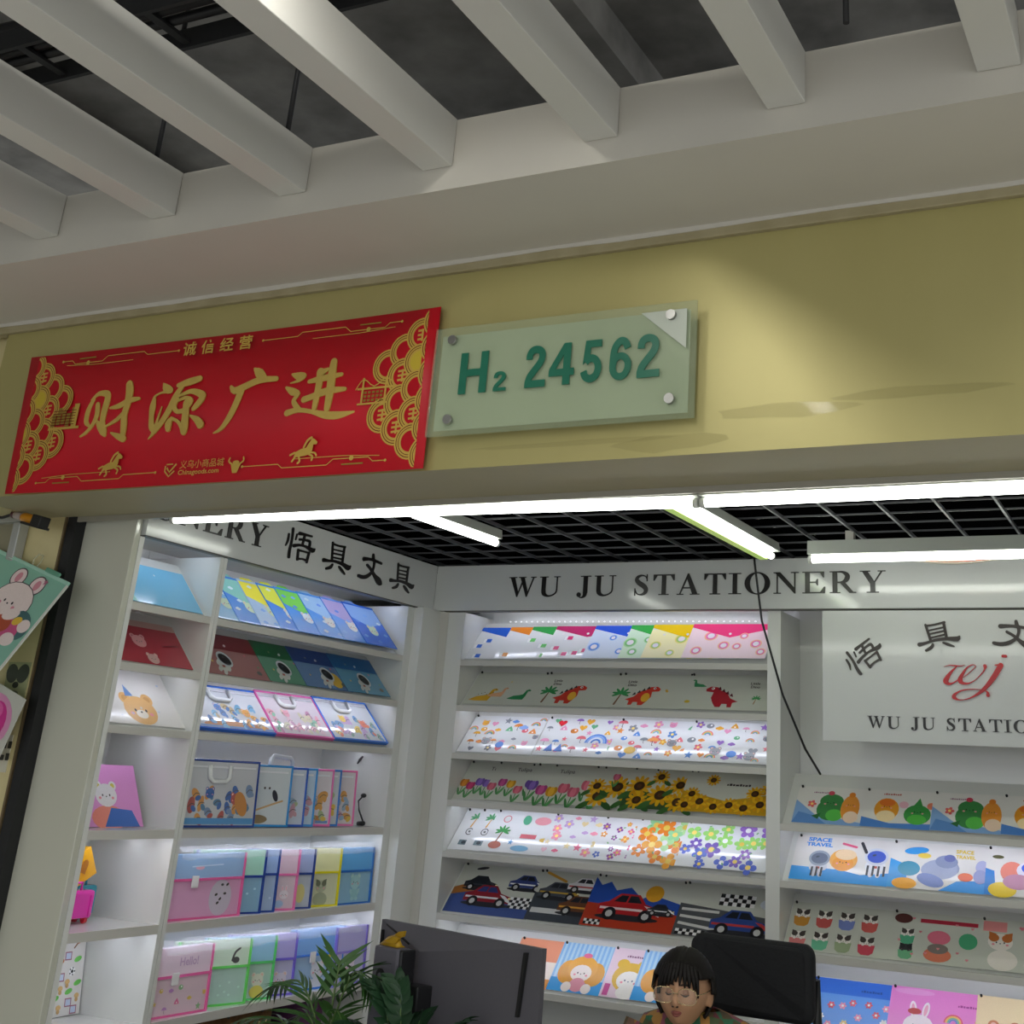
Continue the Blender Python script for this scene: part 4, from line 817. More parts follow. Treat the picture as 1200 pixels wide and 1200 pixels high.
def sp2(a, W):
    a.poly([(0, 0), (.35, 0), (.3, .5), (0, .62)], '#4aa6e8'); a.poly([(.9, 0), (W, 0), (W, .3), (1.2, .22)], '#3f9be6'); a.ell(.45, .82, .22, .08, '#3f9be0', .15); a.ell(.6, .72, .12, .06, '#f0d25a'); a.ell(.3, .1, .22, .12, '#f0a92a'); a.ell(.35, .42, .2, .16, '#4a9ab8')
    a.ell(.9, .45, .34, .22, '#a9b2cc', .15); a.ell(1.0, .62, .2, .14, '#8f9aba'); a.ell(1.05, .7, .1, .08, '#6f78b0'); a.ell(.75, .2, .25, .13, '#7f90c8', -.3); a.text('SPACE', 1.15, .82, .11, '#e8c92f', bold=.06); a.text('TRAVEL', 1.15, .71, .1, '#e8c92f', bold=.06); a.ell(1.35, .32, .13, .09, '#e86a3a'); a.ell(1.62, .55, .11, .15, '#b0b4d8'); a.ell(1.6, .35, .12, .15, '#9aa0d0')
def sp3(a, W):
    a.poly([(0, 0), (.2, 0), (.15, .5), (0, .55)], '#2f86d8'); a.ell(.3, .12, .24, .16, '#f0d02f'); a.ell(.45, .5, .2, .22, '#e88a7a'); a.ell(.8, .55, .28, .2, '#e8e4f2'); a.ell(.8, .6, .2, .13, '#4a6ae0'); a.ell(.55, .3, .25, .16, '#c88aa8'); a.ell(.85, .22, .18, .14, '#d23a4a'); a.ell(.2, .8, .1, .04, '#5a5a3a'); [a.rect(.7 + .1 * k, .02, .75 + .1 * k, .14, '#1f1f24') for k in range(3)]
for i, (x, wd, art, lb) in enumerate(((-1.457, .38, sp1, 'bright folder with space suited animals and blue SPACE TRAVEL lettering'), (-1.095, .37, sp2, 'bright folder with a grey spaceship and yellow lettering'), (-.758, .38, sp3, 'bright folder with pink space animals at the picture edge'))):
    sheet('plastic_folder', lb, 'folder', G, rear_frame(x, 1.3015, .001, i), wd, .2, RW, art, pins=1)
def cups(a, W):
    for k in range(8): cat(a, .22 + .42 * (k % 4), .74 - .46 * (k // 4), .14, cup=['#d99a3f', '#cf5f5a', '#7f8fd0', '#d9655f', '#d87a7a', '#6fc09a', '#9fb08a', '#d03f58'][k])
def cups2(a, W):
    a.rect(.5, .8, 1.5, .88, '#c22f48'); cat(a, .3, .55, .12, cup='#5cb88f'); cat(a, .3, .25, .12, '#3a3a40', '#2a2a2e', cup='#6fb88a'); a.ell(.85, .52, .2, .14, '#ea7a92'); a.ell(.85, .18, .24, .14, '#df7a5a'); a.ell(.85, .3, .18, .1, '#8a7f7a'); a.ell(1.35, .5, .16, .16, '#4fae7f'); a.ell(.2, .85, .16, .1, '#5a2f2c')
    r = random.Random(4); [a.heart(x, y, .03, '#e88a96') for x, y in scatter(W, 10, r, gap=.2)]
def cat3(a, W): a.rect(.05, .75, .45, .95, '#ef9a98'); cat(a, .35, .55, .22, '#f4ede4', '#c8743a'); a.ell(.4, .2, .25, .2, '#f4ede4'); cat(a, .95, .45, .2, '#efe6da', '#8a7a66'); a.ell(.95, .15, .2, .16, '#efe6da'); a.heart(.7, .85, .05, '#e88a96')
for i, (x, wd, art, lb) in enumerate(((-1.475, .38, cups, 'dim clear folder with eight cats in cups beside the chair top'), (-1.1, .32, cups2, 'dim clear folder with mint and pink teacups and a red title bar'), (-.792, .36, cat3, 'dim clear folder with a white and ginger cat at the picture edge'))):
    sheet('plastic_folder', lb, 'folder', G, rear_frame(x, 1.070, .001, i), wd, .2, DS, art, pins=1)
def b1(a, W):
    a.rect(0, 0, W, 1, '#6aa3ee'); a.rect(0, .75, W, 1, '#3f78dc')
    r = random.Random(2); [(a.flower(x, y, .06, c, 6), a.ell(x, y, .02, None, '#ffffff', n=8)) for (x, y), c in zip(scatter(W, 16, r, H=.7, gap=.16), ['#f6a0b8', '#fbe49a', '#e86a7a', '#ffffff'] * 4)]; a.rect(.2, .1, .7, .2, '#4fa86a'); a.marks(.75, .82, .06, '#2f56a8')
def b2(a, W): a.rect(0, 0, W, 1, '#ef8fd6'); a.ell(.35, .93, .3, .05, '#f3a6e0'); bunny(a, .45, .4, .22, '#fbeff4', '#f3b0c8', '#fbeff4'); a.ell(.38, .62, .1, .05, '#c0504f'); rainbow(a, .95, .5, .14); a.star(1.3, .52, .07, '#f6b84a', 8, .6); bear(a, .95, .28, .08, '#f5a04a'); cloud(a, 1.3, .25, .1, '#ffffff'); a.marks(1.0, .76, .06, '#b04a9a')
def b3(a, W): a.rect(0, 0, W, 1, '#f4dfb4'); bear(a, .4, .4, .22, '#d98a60', '#f5c9b8', '#d98a60', '#f3e0c0', '#f6e2d0'); a.ell(.8, .55, .1, .1, '#cfd4da'); icons(a, W, 8, 5)
for i, (x, wd, art, lb) in enumerate(((-1.40, .30, b1, 'blue folder with small flowers beside the office chair'), (-1.118, .30, b2, 'pink folder with a white bunny and rainbow'), (-.82, .32, b3, 'cream yellow folder with a brown bear'))):
    sheet('plastic_folder', lb, 'folder', G, rear_frame(x, .80, .001, i), wd, .235, SHEET, art, pins=1)

# ------------------------------------------------------------------ side shelving goods
# sloping row 1: overlapping picture folders with tab tops
G = 'blue picture folders on the top side row'
def tabart(bg, seed, top=None):
    def f(a, W):
        a.rect(.02, .02, W - .02, .95, bg)
        if top: a.poly([(.02, .95), (W - .02, .95), (W - .02, .6), (W * .5, .45), (.02, .62)], top)
        r = random.Random(seed); [cloud(a, x, y, .07, r.choice(('#dfeefc', '#7fb2f2', '#eaf6ff', '#5f93e8'))) for x, y in scatter(W, 7, r, .12, gap=.25)]
        bear(a, W * .5, .35, .13, r.choice(('#f3f0ea', '#e7eef6', '#d8e8c8')))
    return f
for i, (y, bg, tp, lb) in enumerate(((.80, '#8fc3ea', None, 'pale aqua'), (.93, '#4f93ec', '#8fd0c8', 'blue and teal'), (1.05, '#b7d2f4', '#efe23a', 'pale blue with yellow top'), (1.16, '#3f8cf0', '#e8ea4a', 'bright blue with yellow top'), (1.262, '#4a98f2', '#7cd24a', 'blue with grass green top'), (1.40, '#4f9cf0', '#a8cdf4', 'sky blue with bubbles'), (1.55, '#6fa3ee', '#b8a8d8', 'blue with lilac top'), (1.697, '#2f6fe0', '#8fb6ee', 'deep blue with a seal, nearest the corner'))):
    o = sheet('picture_folder', lb + ' picture folder in the overlapping top side row', 'folder', G, side_frame(y, ZL[0], .004, i), .225, .235, col_mat(bg), tabart(bg, 50 + i, tp))
    MB().prism([(.02, .235), (.035, .247), (.085, .249), (.1, .235)], 'z', 0, .0016).build('index_tab', col_mat(tp or bg), o)
# row 2: tinted bags with astronauts
G = 'tinted astronaut bags on the second side row'
def astb(dark, moon, dx):
    def f(a, W):
        a.rect(0, .62, W, 1, dark)
        if moon: a.ell(W * .72, .25, .2, None, '#e8c04a')
        astro(a, W * dx, .38, .2, '#c9cfd4', '#1b1c20', '#d4d6d2', .6); [a.star(W * x, y, .035, c) for x, y, c in ((.2, .3, '#d8b84a'), (.75, .55, '#c8485a'), (.88, .3, '#3a8f5a'), (.3, .75, '#e8e0b0'))]; a.ell(W * .85, .15, .07, .05, '#5a5a52')
    return f
for i, (y, wd, c, dk, cn) in enumerate(((.80, .36, '#b5807f', '#a8454c', 'red'), (1.147, .28, '#6fa58a', '#2f8a52', 'green'), (1.36, .30, '#6f92c4', '#2b55a8', 'dark blue'), (1.622, .30, '#6aa6c8', '#2f7fc4', 'light blue'))):
    sheet('document_bag', '%s tinted document bag with an astronaut on the second side row' % cn, 'bag', G, side_frame(y, ZL[1], .002, i), wd, .2, col_mat(c), astb(dk, i == 2, (.4, .45, .6, .55)[i]), (clear('film_' + dk[1:], dk, .45), [(0, 1), (1, 1), (1, .62), (0, .62)]))
# row 3: clear zip cases with coloured binding and white handles
G = 'clear zip cases on the third side row'
def zipcase(label, M, w, h, edge, art, group, d=.012, body='#e3e6ee', handle=True):
    c_ = [int(body[i:i + 2], 16) for i in (1, 3, 5)]; body = '#%02x%02x%02x' % tuple(int(x + (250 - x) * .3) for x in c_)
    o = tag(MB().box(.004, w - .004, .004, h - .004, 0, d).build('zip_case', mat('clear_vinyl_' + body[1:], body, .08, noise=.04, coat=.6), None), label, 'bag', group); o.matrix_world = M
    a = Art(h); art(a, w / h); a.build('print', o, Matrix.Translation((0, 0, d + .0002)))
    b = .008; em = col_mat(edge); fr = MB(); R = lambda x0, x1, y0, y1: fr.box(x0, x1, y0, y1, -.001, d + .003)
    R(0, w, 0, b); R(0, w, h - b, h); R(0, b, b, h - b); R(w - b, w, b, h - b); fr.build('piping', em, o, bevel=.002)
    MB().box(.02, w - .02, h - .028, h - .022, d, d + .003).build('zip', mat('zip_white', '#e9eaf0', .4), o)
    if handle:
        x0, x1 = w * .3, w * .58; MB().tube([(x0, h - .02, d + .006), (x0 + .004, h - .06, d + .008), (x0 + .02, h - .072, d + .009), (x1 - .02, h - .072, d + .009), (x1 - .004, h - .06, d + .008), (x1, h - .02, d + .006)], .0075, 8).build('handle', mat('white_handle', '#eef0f0', .3), o)
    return o
def vinyl_art(seed, cols, orange=False):
    def f(a, W):
        r = random.Random(seed)
        if orange: a.ell(W * .5, .12, W * .42, .09, '#c98a52'); a.rect(.06, .05, W - .06, .1, '#6f94c8')
        for x, y in scatter(W, 15, r, .16, .72, .12, .15):
            c = r.choice(cols); t = r.uniform(0, 3); a.ell(x, y, r.uniform(.08, .13), r.uniform(.05, .08), c, t); a.ell(x + .05, y - .05, .06, .04, r.choice(cols), t + 1)
            a.stroke([(x - .06, y - .03), (x, y + .02), (x + .07, y + .01)], .012, '#5a5650')
        bear(a, W * .35, .5, .09, cols[0]); bear(a, W * .7, .42, .1, cols[1])
    return f
zipcase('clear zip case with blue piping and orange base print next to the narrow bay', side_frame(.815, ZL[2], .002, 0), .41, .205, '#2f6fd8', vinyl_art(3, ['#5a86c4', '#e8a84a', '#7fb6d8', '#c8b48a'], True), G)
zipcase('clear zip case with pink piping in the middle of its row', side_frame(1.215, ZL[2], .002, 1), .355, .21, '#ea6fb4', vinyl_art(5, ['#e8a8b8', '#d8d0b0', '#7fb89a', '#c890b0', '#e6c6d0']), G, body='#efe0ea')
zipcase('clear zip case with blue piping nearest the rear corner', side_frame(1.565, ZL[2], .002, 2), .37, .215, '#4a86e4', vinyl_art(7, ['#e8c85a', '#e8846a', '#6fa0d0', '#8fb0a0', '#c8a8d0']), G)
# row 4: upright zip cases
G = 'upright zip cases on the fourth side row'
def stand(yr, w, phi, xf=-3.13, z=0.0, lean=.06):
    ax = Vector((math.sin(phi), math.cos(phi), 0)); nn = Vector((math.cos(phi), -math.sin(phi), 0)); up = (Vector((0, 0, 1)) - nn * lean).normalized()
    return frame(Vector((xf, yr, z)) - ax * w, ax, up)
Z = ZL[3] + .001
zipcase('large upright zip case with navy piping beside the divider', stand(1.165, .345, .09, -3.135, Z), .345, .22, '#1f3f8f', lambda a, W: (vinyl_art(11, ['#4a6fb0', '#b8605a', '#7f95b8', '#d89a5a', '#5f86a8'])(a, W), a.rect(.05, .05, W - .05, .14, '#5a9ad0'), a.ell(W * .78, .35, .12, .2, '#c98a4a', .5)), G, body='#b9bcc4')
zipcase('upright zip case with light blue piping and a flying boy print', stand(1.362, .33, .33, -3.14, Z), .33, .212, '#2f8fd6', lambda a, W: (a.stroke([(W * .45, .2), (W * .75, .35), (W * .9, .42)], .03, '#c8a070'), a.ell(W * .8, .5, .05, .1, '#2a2c38', .4), a.ell(W * .66, .62, .02, None, LINE), a.ell(W * .72, .62, .02, None, LINE), a.ell(W * .6, .12, .2, .07, '#8f7a5a')), G, body='#c3cdd6', handle=False)
for k, (yr, c, lb, bd) in enumerate(((1.461, '#2a5fc4', 'upright zip case with royal blue piping behind the flying boy case', '#b9c4dc'), (1.525, '#3f96e0', 'narrow showing upright zip case with sky blue piping', '#a9c8e8'), (1.635, '#f07ac0', 'upright zip case with pink piping and yellow figure', '#ddd0d8'), (1.69, '#3f7fd0', 'upright zip case with mid blue piping between two pink ones', '#c0c8d4'), (1.80, '#ee7ab4', 'upright zip case with pink piping at the row end', '#d8ccd2'))):
    zipcase(lb, stand(yr, .29, .36, -3.145 - .004 * k, Z), .29, .208, c, vinyl_art(20 + k, ['#e0c05a', '#9ab0c8', '#d8a05a', '#a8b890', '#c89aa8'], k == 2), G, body=bd, handle=False)
hd = MB().tube([(-3.2, 1.30, 1.585), (-3.2, 1.302, 1.617), (-3.2, 1.315, 1.628), (-3.2, 1.415, 1.622), (-3.2, 1.428, 1.61), (-3.2, 1.43, 1.58)], .008, 8).build('carry_handle', MATS['white_handle'], bpy.data.objects['zip_case.004'])
hd.matrix_parent_inverse = bpy.data.objects['zip_case.004'].matrix_world.inverted()
pl = empty('plug_lead', (0, 0, 0)); tag(pl, 'short black lead with plug against the shelf side', 'cable')
MB().tube([(-3.209, 1.925, 1.495), (-3.232, 1.928, 1.475), (-3.225, 1.93, 1.44), (-3.2, 1.93, 1.40)], .0035, 6).build('lead', BLACKPL, pl); MB().ball((-3.207, 1.925, 1.497), (.012, .012, .009)).build('knob', BLACKPL, pl); MB().tube([(-3.215, 1.92, 1.389), (-3.18, 1.91, 1.392)], .009, 8).build('plug', BLACKPL, pl)
tag(MB().tube([(-3.238, 1.93, 1.649), (-3.25, 1.93, 1.635), (-3.261, 1.93, 1.619)], [.004, .006, .003], 6).build('cable_clip', BLACKPL), 'small black clip high on the shelf side above the plug lead', 'clip')
# rows 5 and 6: accordion files
def pale(h, k=.3):
    c = [int(h[i:i + 2], 16) for i in (1, 3, 5)]; return '#%02x%02x%02x' % tuple(int(x + (250 - x) * k) for x in c)
def accordion(label, yr, w, h, phi, z, body, flap_c, edge, art, group, xf=-3.128, d=.034, fh=.4, flapart=None, clasp=True):
    body, flap_c = pale(body, .35), pale(flap_c, .3)
    o = empty('accordion_file', M=stand(yr, w, phi, xf, z, .03)); tag(o, label, 'file', group)
    MB().box(0, w, 0, h * .93, -d, 0, bev=.003).build('body', clear('pp_' + body[1:], body, .93, .2), o)
    MB().box(-.001, w + .001, h * (1 - fh), h, -d * .9, .003, bev=.003).build('flap', clear('pp_' + flap_c[1:], flap_c, .93, .2), o)
    em = col_mat(edge); b = .006; fr = MB(); fr.box(w - b, w + .002, 0, h, -.004, .006); fr.box(-.002, b, 0, h, -.004, .006); fr.box(0, w, h * (1 - fh) - .004, h * (1 - fh) + .004, .001, .006); fr.box(0, w, -.001, .005, -.004, .005); fr.build('binding', em, o)
    a = Art(h); art(a, w / h); a.build('print', o, Matrix.Translation((0, 0, .0008)))
    if flapart: a = Art(h); flapart(a, w / h); a.build('flap_print', o, Matrix.Translation((0, 0, .0034)))
    if clasp: MB().box(w * .3, w * .3 + .03, h * (1 - fh) - .025, h * (1 - fh) + .012, .006, .011, bev=.003).build('clasp', mat('white_clasp', '#f0eef0', .3), o)
    return o
G = 'accordion files on the fifth side row'; Z = ZL[4] + .001
spots = lambda n, seed, c: (lambda a, W: [a.ell(x, y, .025, .018, c) for x, y in scatter(W, n, random.Random(seed), .1, .5, gap=.1)])
accordion('pink accordion file with blue flap and cow spots beside the divider', 1.156, .35, .2, .06, Z, '#e58cc8', '#7fb0ea', '#f06aa8', lambda a, W: (a.ell(W * .72, .3, .26, .28, '#cfc4d4'), [a.ell(W * .72 + dx, .3 + dy, .035, .02, '#2b2420', t) for dx, dy, t in ((-.1, .05, .3), (.0, -.02, .6), (.1, .06, 0), (.02, .2, 0), (-.05, -.08, .4), (.14, .2, .5))]), G, flapart=lambda a, W: (a.ell(W * .4, .78, .1, .03, '#eab0c8'), a.stroke([(W * .3, .8), (W * .7, .82)], .02, '#c8dcf6')))
accordion('navy bound accordion file with green flap showing a narrow front', 1.268, .27, .205, .36, Z, '#5fa2cc', '#8fd8b8', '#1f3f98', spots(8, 2, '#b8dced'), G, fh=.42, clasp=False)
accordion('thin showing accordion file with navy edge and blue flap', 1.344, .27, .205, .36, Z, '#8fb0e0', '#7fa6e8', '#24479c', spots(6, 3, '#c8d8f0'), G, clasp=False)
accordion('pink accordion file with a rabbit print', 1.459, .27, .203, .36, Z, '#e8c6d8', '#eec4dc', '#f27ab8', lambda a, W: (bunny(a, W * .82, .25, .09, '#f0e4ec'), a.ell(W * .75, .1, .1, .06, '#a8c0e0')), G, fh=.42, clasp=False)
accordion('navy bound accordion file with lilac blue flap', 1.553, .27, .203, .36, Z, '#b0bccc', '#8fa4e0', '#24408f', lambda a, W: a.ell(W * .82, .25, .1, .16, '#d9cf8a'), G, fh=.42, clasp=False)
accordion('yellow accordion file with a cat print', 1.718, .27, .203, .22, Z, '#d6d9a4', '#eeec9a', '#eadd1e', lambda a, W: (cat(a, W * .68, .34, .14, '#b8bda0', '#6a7058'), a.ell(W * .68, .12, .17, .12, '#a8ae90')), G, fh=.42, clasp=False)
accordion('sky blue accordion file with a bear print at the row end', 1.935, .225, .203, .04, Z, '#6fb6dc', '#2f9cee', '#2a6fc0', lambda a, W: bear(a, W * .55, .38, .15, '#a8d4d8', '#c8e4e4', '#9acbd0'), G, fh=.42, clasp=False)
G = 'accordion files on the bottom side row'; Z = ZL[5] + .001
accordion('pale pink accordion file with Hello lettering on its flap', 1.062, .25, .2, .06, Z, '#f2c8dc', '#f5d6ea', '#f56fb0', lambda a, W: icons(a, W, 9, 9, .5, ['#e87aa8', '#8fb88a', '#e8c86a', '#c890d0'], .05, .2), G, fh=.43, flapart=lambda a, W: a.text('Hello!', W * .42, .72, .17, '#c9a8c8', bold=.05))
accordion('mint accordion file with bright green binding and a giraffe', 1.255, .28, .2, .3, Z, '#a9dccb', '#d2efce', '#6fe06a', spots(14, 6, '#cdeee2'), G, fh=.42, clasp=False, flapart=lambda a, W: (a.stroke([(W * .75, .68), (W * .78, .8), (W * .84, .86)], .04, '#4a4a48'), a.ell(W * .8, .68, .07, .05, '#4a4a48')))
accordion('mint accordion file with blue flap and a yellow bear', 1.391, .27, .2, .34, Z, '#a8dcc6', '#7fc6f0', '#62dc7a', lambda a, W: (bear(a, W * .78, .3, .12, '#e8ead8'), a.ell(W * .78, .12, .14, .1, '#e8dc6a')), G, fh=.42, clasp=False)
accordion('lilac accordion file behind the palm leaves', 1.51, .27, .2, .34, Z, '#b9b2ec', '#a79aec', '#7a68dc', lambda a, W: bear(a, W * .8, .25, .13, '#e6dcf0'), G, fh=.42, clasp=False)
accordion('blue accordion file with a white bear holding a star', 1.80, .265, .205, .1, Z, '#86b8f2', '#4f9cf4', '#3f86ea', lambda a, W: (bear(a, W * .5, .3, .17, '#e4e6f4', '#f0d8e4', '#e4e6f4'), a.star(W * .72, .5, .09, '#f0dc4a')), G, fh=.44)
accordion('lilac accordion file with a pale bear at the row end', 1.94, .19, .2, .02, Z, '#b6b0e6', '#a69cec', '#8a78dc', lambda a, W: bear(a, W * .5, .3, .16, '#e6d8ec'), G, xf=-3.12, fh=.44, clasp=False)
# crinkled clear wrapping over the file tops
WRAP = clear('crinkled_wrap', '#f4f6fa', .22, .06)
def wrap(y0, y1, z, label, seed):
    r = random.Random(seed); n = 26; rings = []
    for i in range(n + 1):
        y = y0 + (y1 - y0) * i / n; j = lambda s: r.uniform(-s, s)
        rings.append([(-3.118 + j(.004), y, z + j(.004)), (-3.126 + j(.004), y, z + .028 + j(.005)), (-3.15 + j(.006), y, z + .04 + j(.006)), (-3.19 + j(.006), y, z + .036 + j(.005))])
    o = MB().loft(rings, close=False, caps=False).build('plastic_wrap', WRAP); tag(o, label, 'wrapping', 'crinkled wrapping over files')
    return o
wrap(.83, 1.93, ZL[4] + .185, 'crinkled clear wrapping over the fifth row of files', 1); wrap(.83, 1.9, ZL[5] + .18, 'crinkled clear wrapping over the bottom row of files', 2)
# narrow bay
G = 'goods in the narrow bay'
sheet('plastic_folder', 'plain sky blue folder on the top narrow shelf', 'folder', G, side_frame(.395, ZL[0], .003, 0), .35, .19, col_mat('#7cc4ea'), lambda a, W: (a.poly([(0, 0), (.25, .0), (.1, .7), (0, .8)], '#9adfd8'), a.ell(W * .55, .78, .02, None, '#e8f6ff')))
sheet('document_bag', 'red document bag with two white cartoon faces in the narrow bay', 'bag', G, side_frame(.395, ZL[1], .003, 0), .35, .195, col_mat('#b8404e'), lambda a, W: (a.rect(0, .85, W, 1, '#c8a49c'), bear(a, W * .42, .5, .16, '#e8a8ac', '#c8707c'), bear(a, W * .5, .12, .13, '#d8b0ac'), a.stroke([(W * .7, .45), (W * .92, .5)], .025, '#8a2a38')))
sheet('plastic_folder', 'white folder with a big orange bear and party hat', 'folder', G, side_frame(.395, ZL[2], .003, 0), .36, .235, RW, lambda a, W: (bear(a, W * .52, .26, .3, '#e8b878', '#d8a060', None, None, '#f4ead8'), a.poly([(W * .4, .5), (W * .5, .52), (W * .43, .72)], '#6f94c8'), icons(a, W, 6, 4, 1.0, ['#c8ccd4', '#a8c0dc'], .02, .2)))
def doll(a, W): a.rect(0, 0, W, 1, '#e79ad8'); a.ell(W * .5, .14, .35, .2, '#f0907f'); a.poly([(W * .42, 0), (W * .95, 0), (W * .86, .26), (W * .55, .3)], '#3f6fc0'); bear(a, W * .5, .5, .22, '#f2eef0', '#d8c85a'); a.poly([(0, 0), (.15, 0), (.1, .4), (0, .45)], '#8fb4e4')
M = frame((-3.21, .44, ZL[3] + .002), (0, 1, 0), (-.45, 0, .89)); sheet('document_bag', 'pink document bag with a white bear in a blue dress', 'bag', G, M, .28, .205, col_mat('#e5a0dc'), doll)
def toycase(label, x, y, z, w, h, c, g):
    o = empty('toy_suitcase', (x, y, z)); tag(o, label, 'toy', g); m = col_mat(c)
    MB().box(-.03, .03, 0, w, .014, h, bev=.01).build('shell', m, o); MB().box(.03, .036, .015, .02, .02, h - .015).build('rib', m, o); MB().box(.03, .036, w - .02, w - .015, .02, h - .015).build('rib', m, o)
    for yy in (.02, w - .02):
        for xx in (-.02, .02): MB().tube([(xx, yy - .006, .009), (xx, yy + .006, .009)], .009, 12).build('wheel', col_mat('#d22f3c'), o)
    MB().tube([(0, w * .3, h), (0, w * .3, h + .02), (0, w * .7, h + .02), (0, w * .7, h)], .004, 6).build('handle', m, o)
toycase('bright pink toy suitcase with red wheels in the narrow bay', -3.28, .50, ZL[4] + .001, .11, .095, '#e23fae', G)
toycase('teal toy suitcase half behind the pink one', -3.36, .61, ZL[4] + .001, .085, .1, '#2f8a9a', G)
yb = MB().box(-.012, .012, -.045, .045, -.045, .045, bev=.002).build('gift_box', col_mat('#f0b01f')); tag(yb, 'yellow gift box with a heart balanced on the toy suitcases', 'box', G); yb.matrix_world = Matrix.Translation((-3.29, .565, 1.262)) @ Matrix.Rotation(.5, 4, 'X')
a = Art(); a.heart(0, 0, .025, '#b8701c'); a.build('print', yb, frame((.0125, 0, 0), (0, 1, 0), (0, 0, 1)))
def ball_art(a, W):
    r = random.Random(8)
    for i, (x, y) in enumerate(scatter(W, 44, r, .08, gap=.135)):
        k = i % 5
        if k == 0: a.ell(x, y, .06, None, '#f2f2f2', n=12); a.ell(x, y, .025, None, '#22242a', n=6); [a.ell(x + .045 * math.cos(t), y + .045 * math.sin(t), .013, None, '#22242a', n=6) for t in (0, 1.26, 2.5, 3.77, 5)]
        elif k == 1: a.rect(x - .06, y - .05, x + .06, y + .06, '#a86a80'); a.rect(x - .045, y - .035, x + .045, y + .045, '#c8d4ea')
        elif k == 2: a.ell(x, y, .07, .035, '#6fc85a', .3)
        elif k == 3: a.ell(x, y, .045, .035, '#d9b478'); a.ell(x, y - .05, .03, .03, '#c8a068')
        else: a.stroke([(x - .04, y - .04), (x + .04, y + .04)], .02, '#8a5a34'); a.ell(x + .04, y + .04, .03, None, '#d8824a')
sheet('document_bag', 'white document bag patterned with footballs and badges', 'bag', G, frame((-3.37, .42, ZL[5] + .002), (0, 1, 0), (-.12, 0, .99)), .33, .22, RW, ball_art)
# woven bags stored under the side shelving
WOVEN = mat('brown_woven', '#8a6234', .7, color2='#5c3f1e', nscale=60, bump=.5)
def sack(label, y0, y1, h, m):
    c = ((y0 + y1) / 2); o = MB(); rings = []
    for i in range(9):
        t = i / 8; s = .75 + .25 * math.sin(PI * min(1, t * 1.15) ** .8); zz = .101 + h * t
        rings.append([(-3.27 + .11 * s * math.copysign(abs(math.cos(q)) ** .6, math.cos(q)), c + (y1 - y0) / 2 * s * math.copysign(abs(math.sin(q)) ** .6, math.sin(q)), zz) for q in [2 * PI * k / 24 for k in range(24)]])
    q = o.loft(rings).build('storage_bag', m); tag(q, label, 'bag', 'bags stored under the side shelving'); return q
s1 = sack('brown woven storage bag with pale dots under the side shelf', 1.02, 1.62, .68, WOVEN)
a = Art(); r = random.Random(3); [a.ell(x, y, .006, None, '#d8c08a', n=8) for x, y in [(r.uniform(-.24, .24), r.uniform(-.06, .06)) for _ in range(22)]]; a.build('dots', s1, frame((-3.152, 1.32, .70), (0, 1, 0), (-.05, 0, 1)))
for yy in (1.12, 1.3): MB().tube([(-3.18, yy, .78), (-3.165, yy + .03, .805), (-3.165, yy + .09, .80), (-3.18, yy + .13, .775)], .006, 6).build('strap', BLACKPL, s1)
sack('small purple bag beside the woven bag under the shelf', 1.64, 1.86, .675, mat('purple_fabric', '#5f2f5c', .7))

# ------------------------------------------------------------------ things hung at the entrance pier
hb = empty('hanging_bag', M=frame((-3.634, .262, 2.223), (.382, -.01, -.121), (-.0, -.0, 1)))
A_ = Vector((-3.252, .258, 2.102)); U_ = (A_ - Vector((-3.634, .268, 2.223))).normalized(); V_ = Vector((-.10, -.11, -.271)); V_ = (V_ - U_ * V_.dot(U_)).normalized()
hb.matrix_world = frame(A_ - U_ * .40 + V_ * .36, U_, -V_)
tag(hb, 'mint green zip bag with a pink rabbit hanging askew at the entrance', 'bag')
MB().box(0, .40, 0, .36, -.003, .0, bev=.001).build('body', mat('mint_vinyl', '#8fc4b0', .2, noise=.05, coat=.3), hb)
MB().box(.0, .40, .35, .362, -.005, .003, bev=.001).build('zip_edge', mat('mint_edge', '#a9d8c6', .3), hb)
MB().box(.395, .402, 0, .35, -.004, .002).build('white_piping', mat('white_piping', '#d9dcd4', .4), hb)
def rab(a, W):
    O = '#4a3a44'; x, y = .235, .235
    for k in (-1, 1): a.ell(x + k * .05, y + .075, .034, .034, O); a.ell(x + k * .05, y + .075, .03, .03, '#f2dcdc'); a.ell(x + k * .05, y + .075, .013, .018, '#d892a0')
    a.ell(x, y, .092, .068, O); a.ell(x, y, .089, .065, '#f4e2de'); face(a, x - .01, y - .005, .06, '#2a2228', '#e08fa0')
    a.ell(x + .1, y - .055, .055, .045, '#4a6f72', -.5); a.ell(x + .07, y - .085, .05, .04, '#cf5a8a'); a.ell(x + .03, y - .07, .04, .03, '#b8563c'); a.ell(x + .04, y - .035, .035, .02, '#f4e2de', .4); a.ell(x + .125, y - .05, .026, .022, '#f4e2de'); a.ell(x + .1, y - .105, .03, .022, '#f4e2de'); a.ell(x + .04, y - .125, .026, .024, '#f4e2de'); a.ell(x - .02, y - .095, .024, .024, '#f4e2de'); a.ell(x + .085, y - .045, .02, .014, '#e8c04a', .5)
    a.star(.31, .33, .012, '#b8708a'); a.marks(.05, .04, .04, '#7fa89a'); a.ell(.1, .06, .04, .02, '#e8a8b0')
a = Art(); rab(a, 1); a.build('print', hb, Matrix.Translation((0, 0, .0006)))
hk = MB().tube([(.2, .362, 0), (.19, .38, .004), (.195, .4, .004), (.215, .402, .004), (.225, .385, .003), (.222, .362, 0)], .0025, 6).build('clear_hook', clear('clear_hook', '#d8d8b8', .5), hb)
MB().box(.27, .34, .36, .375, -.004, .006, bev=.003).build('zip_pull', mat('green_zip_pull', '#6aa58c', .4), hb)
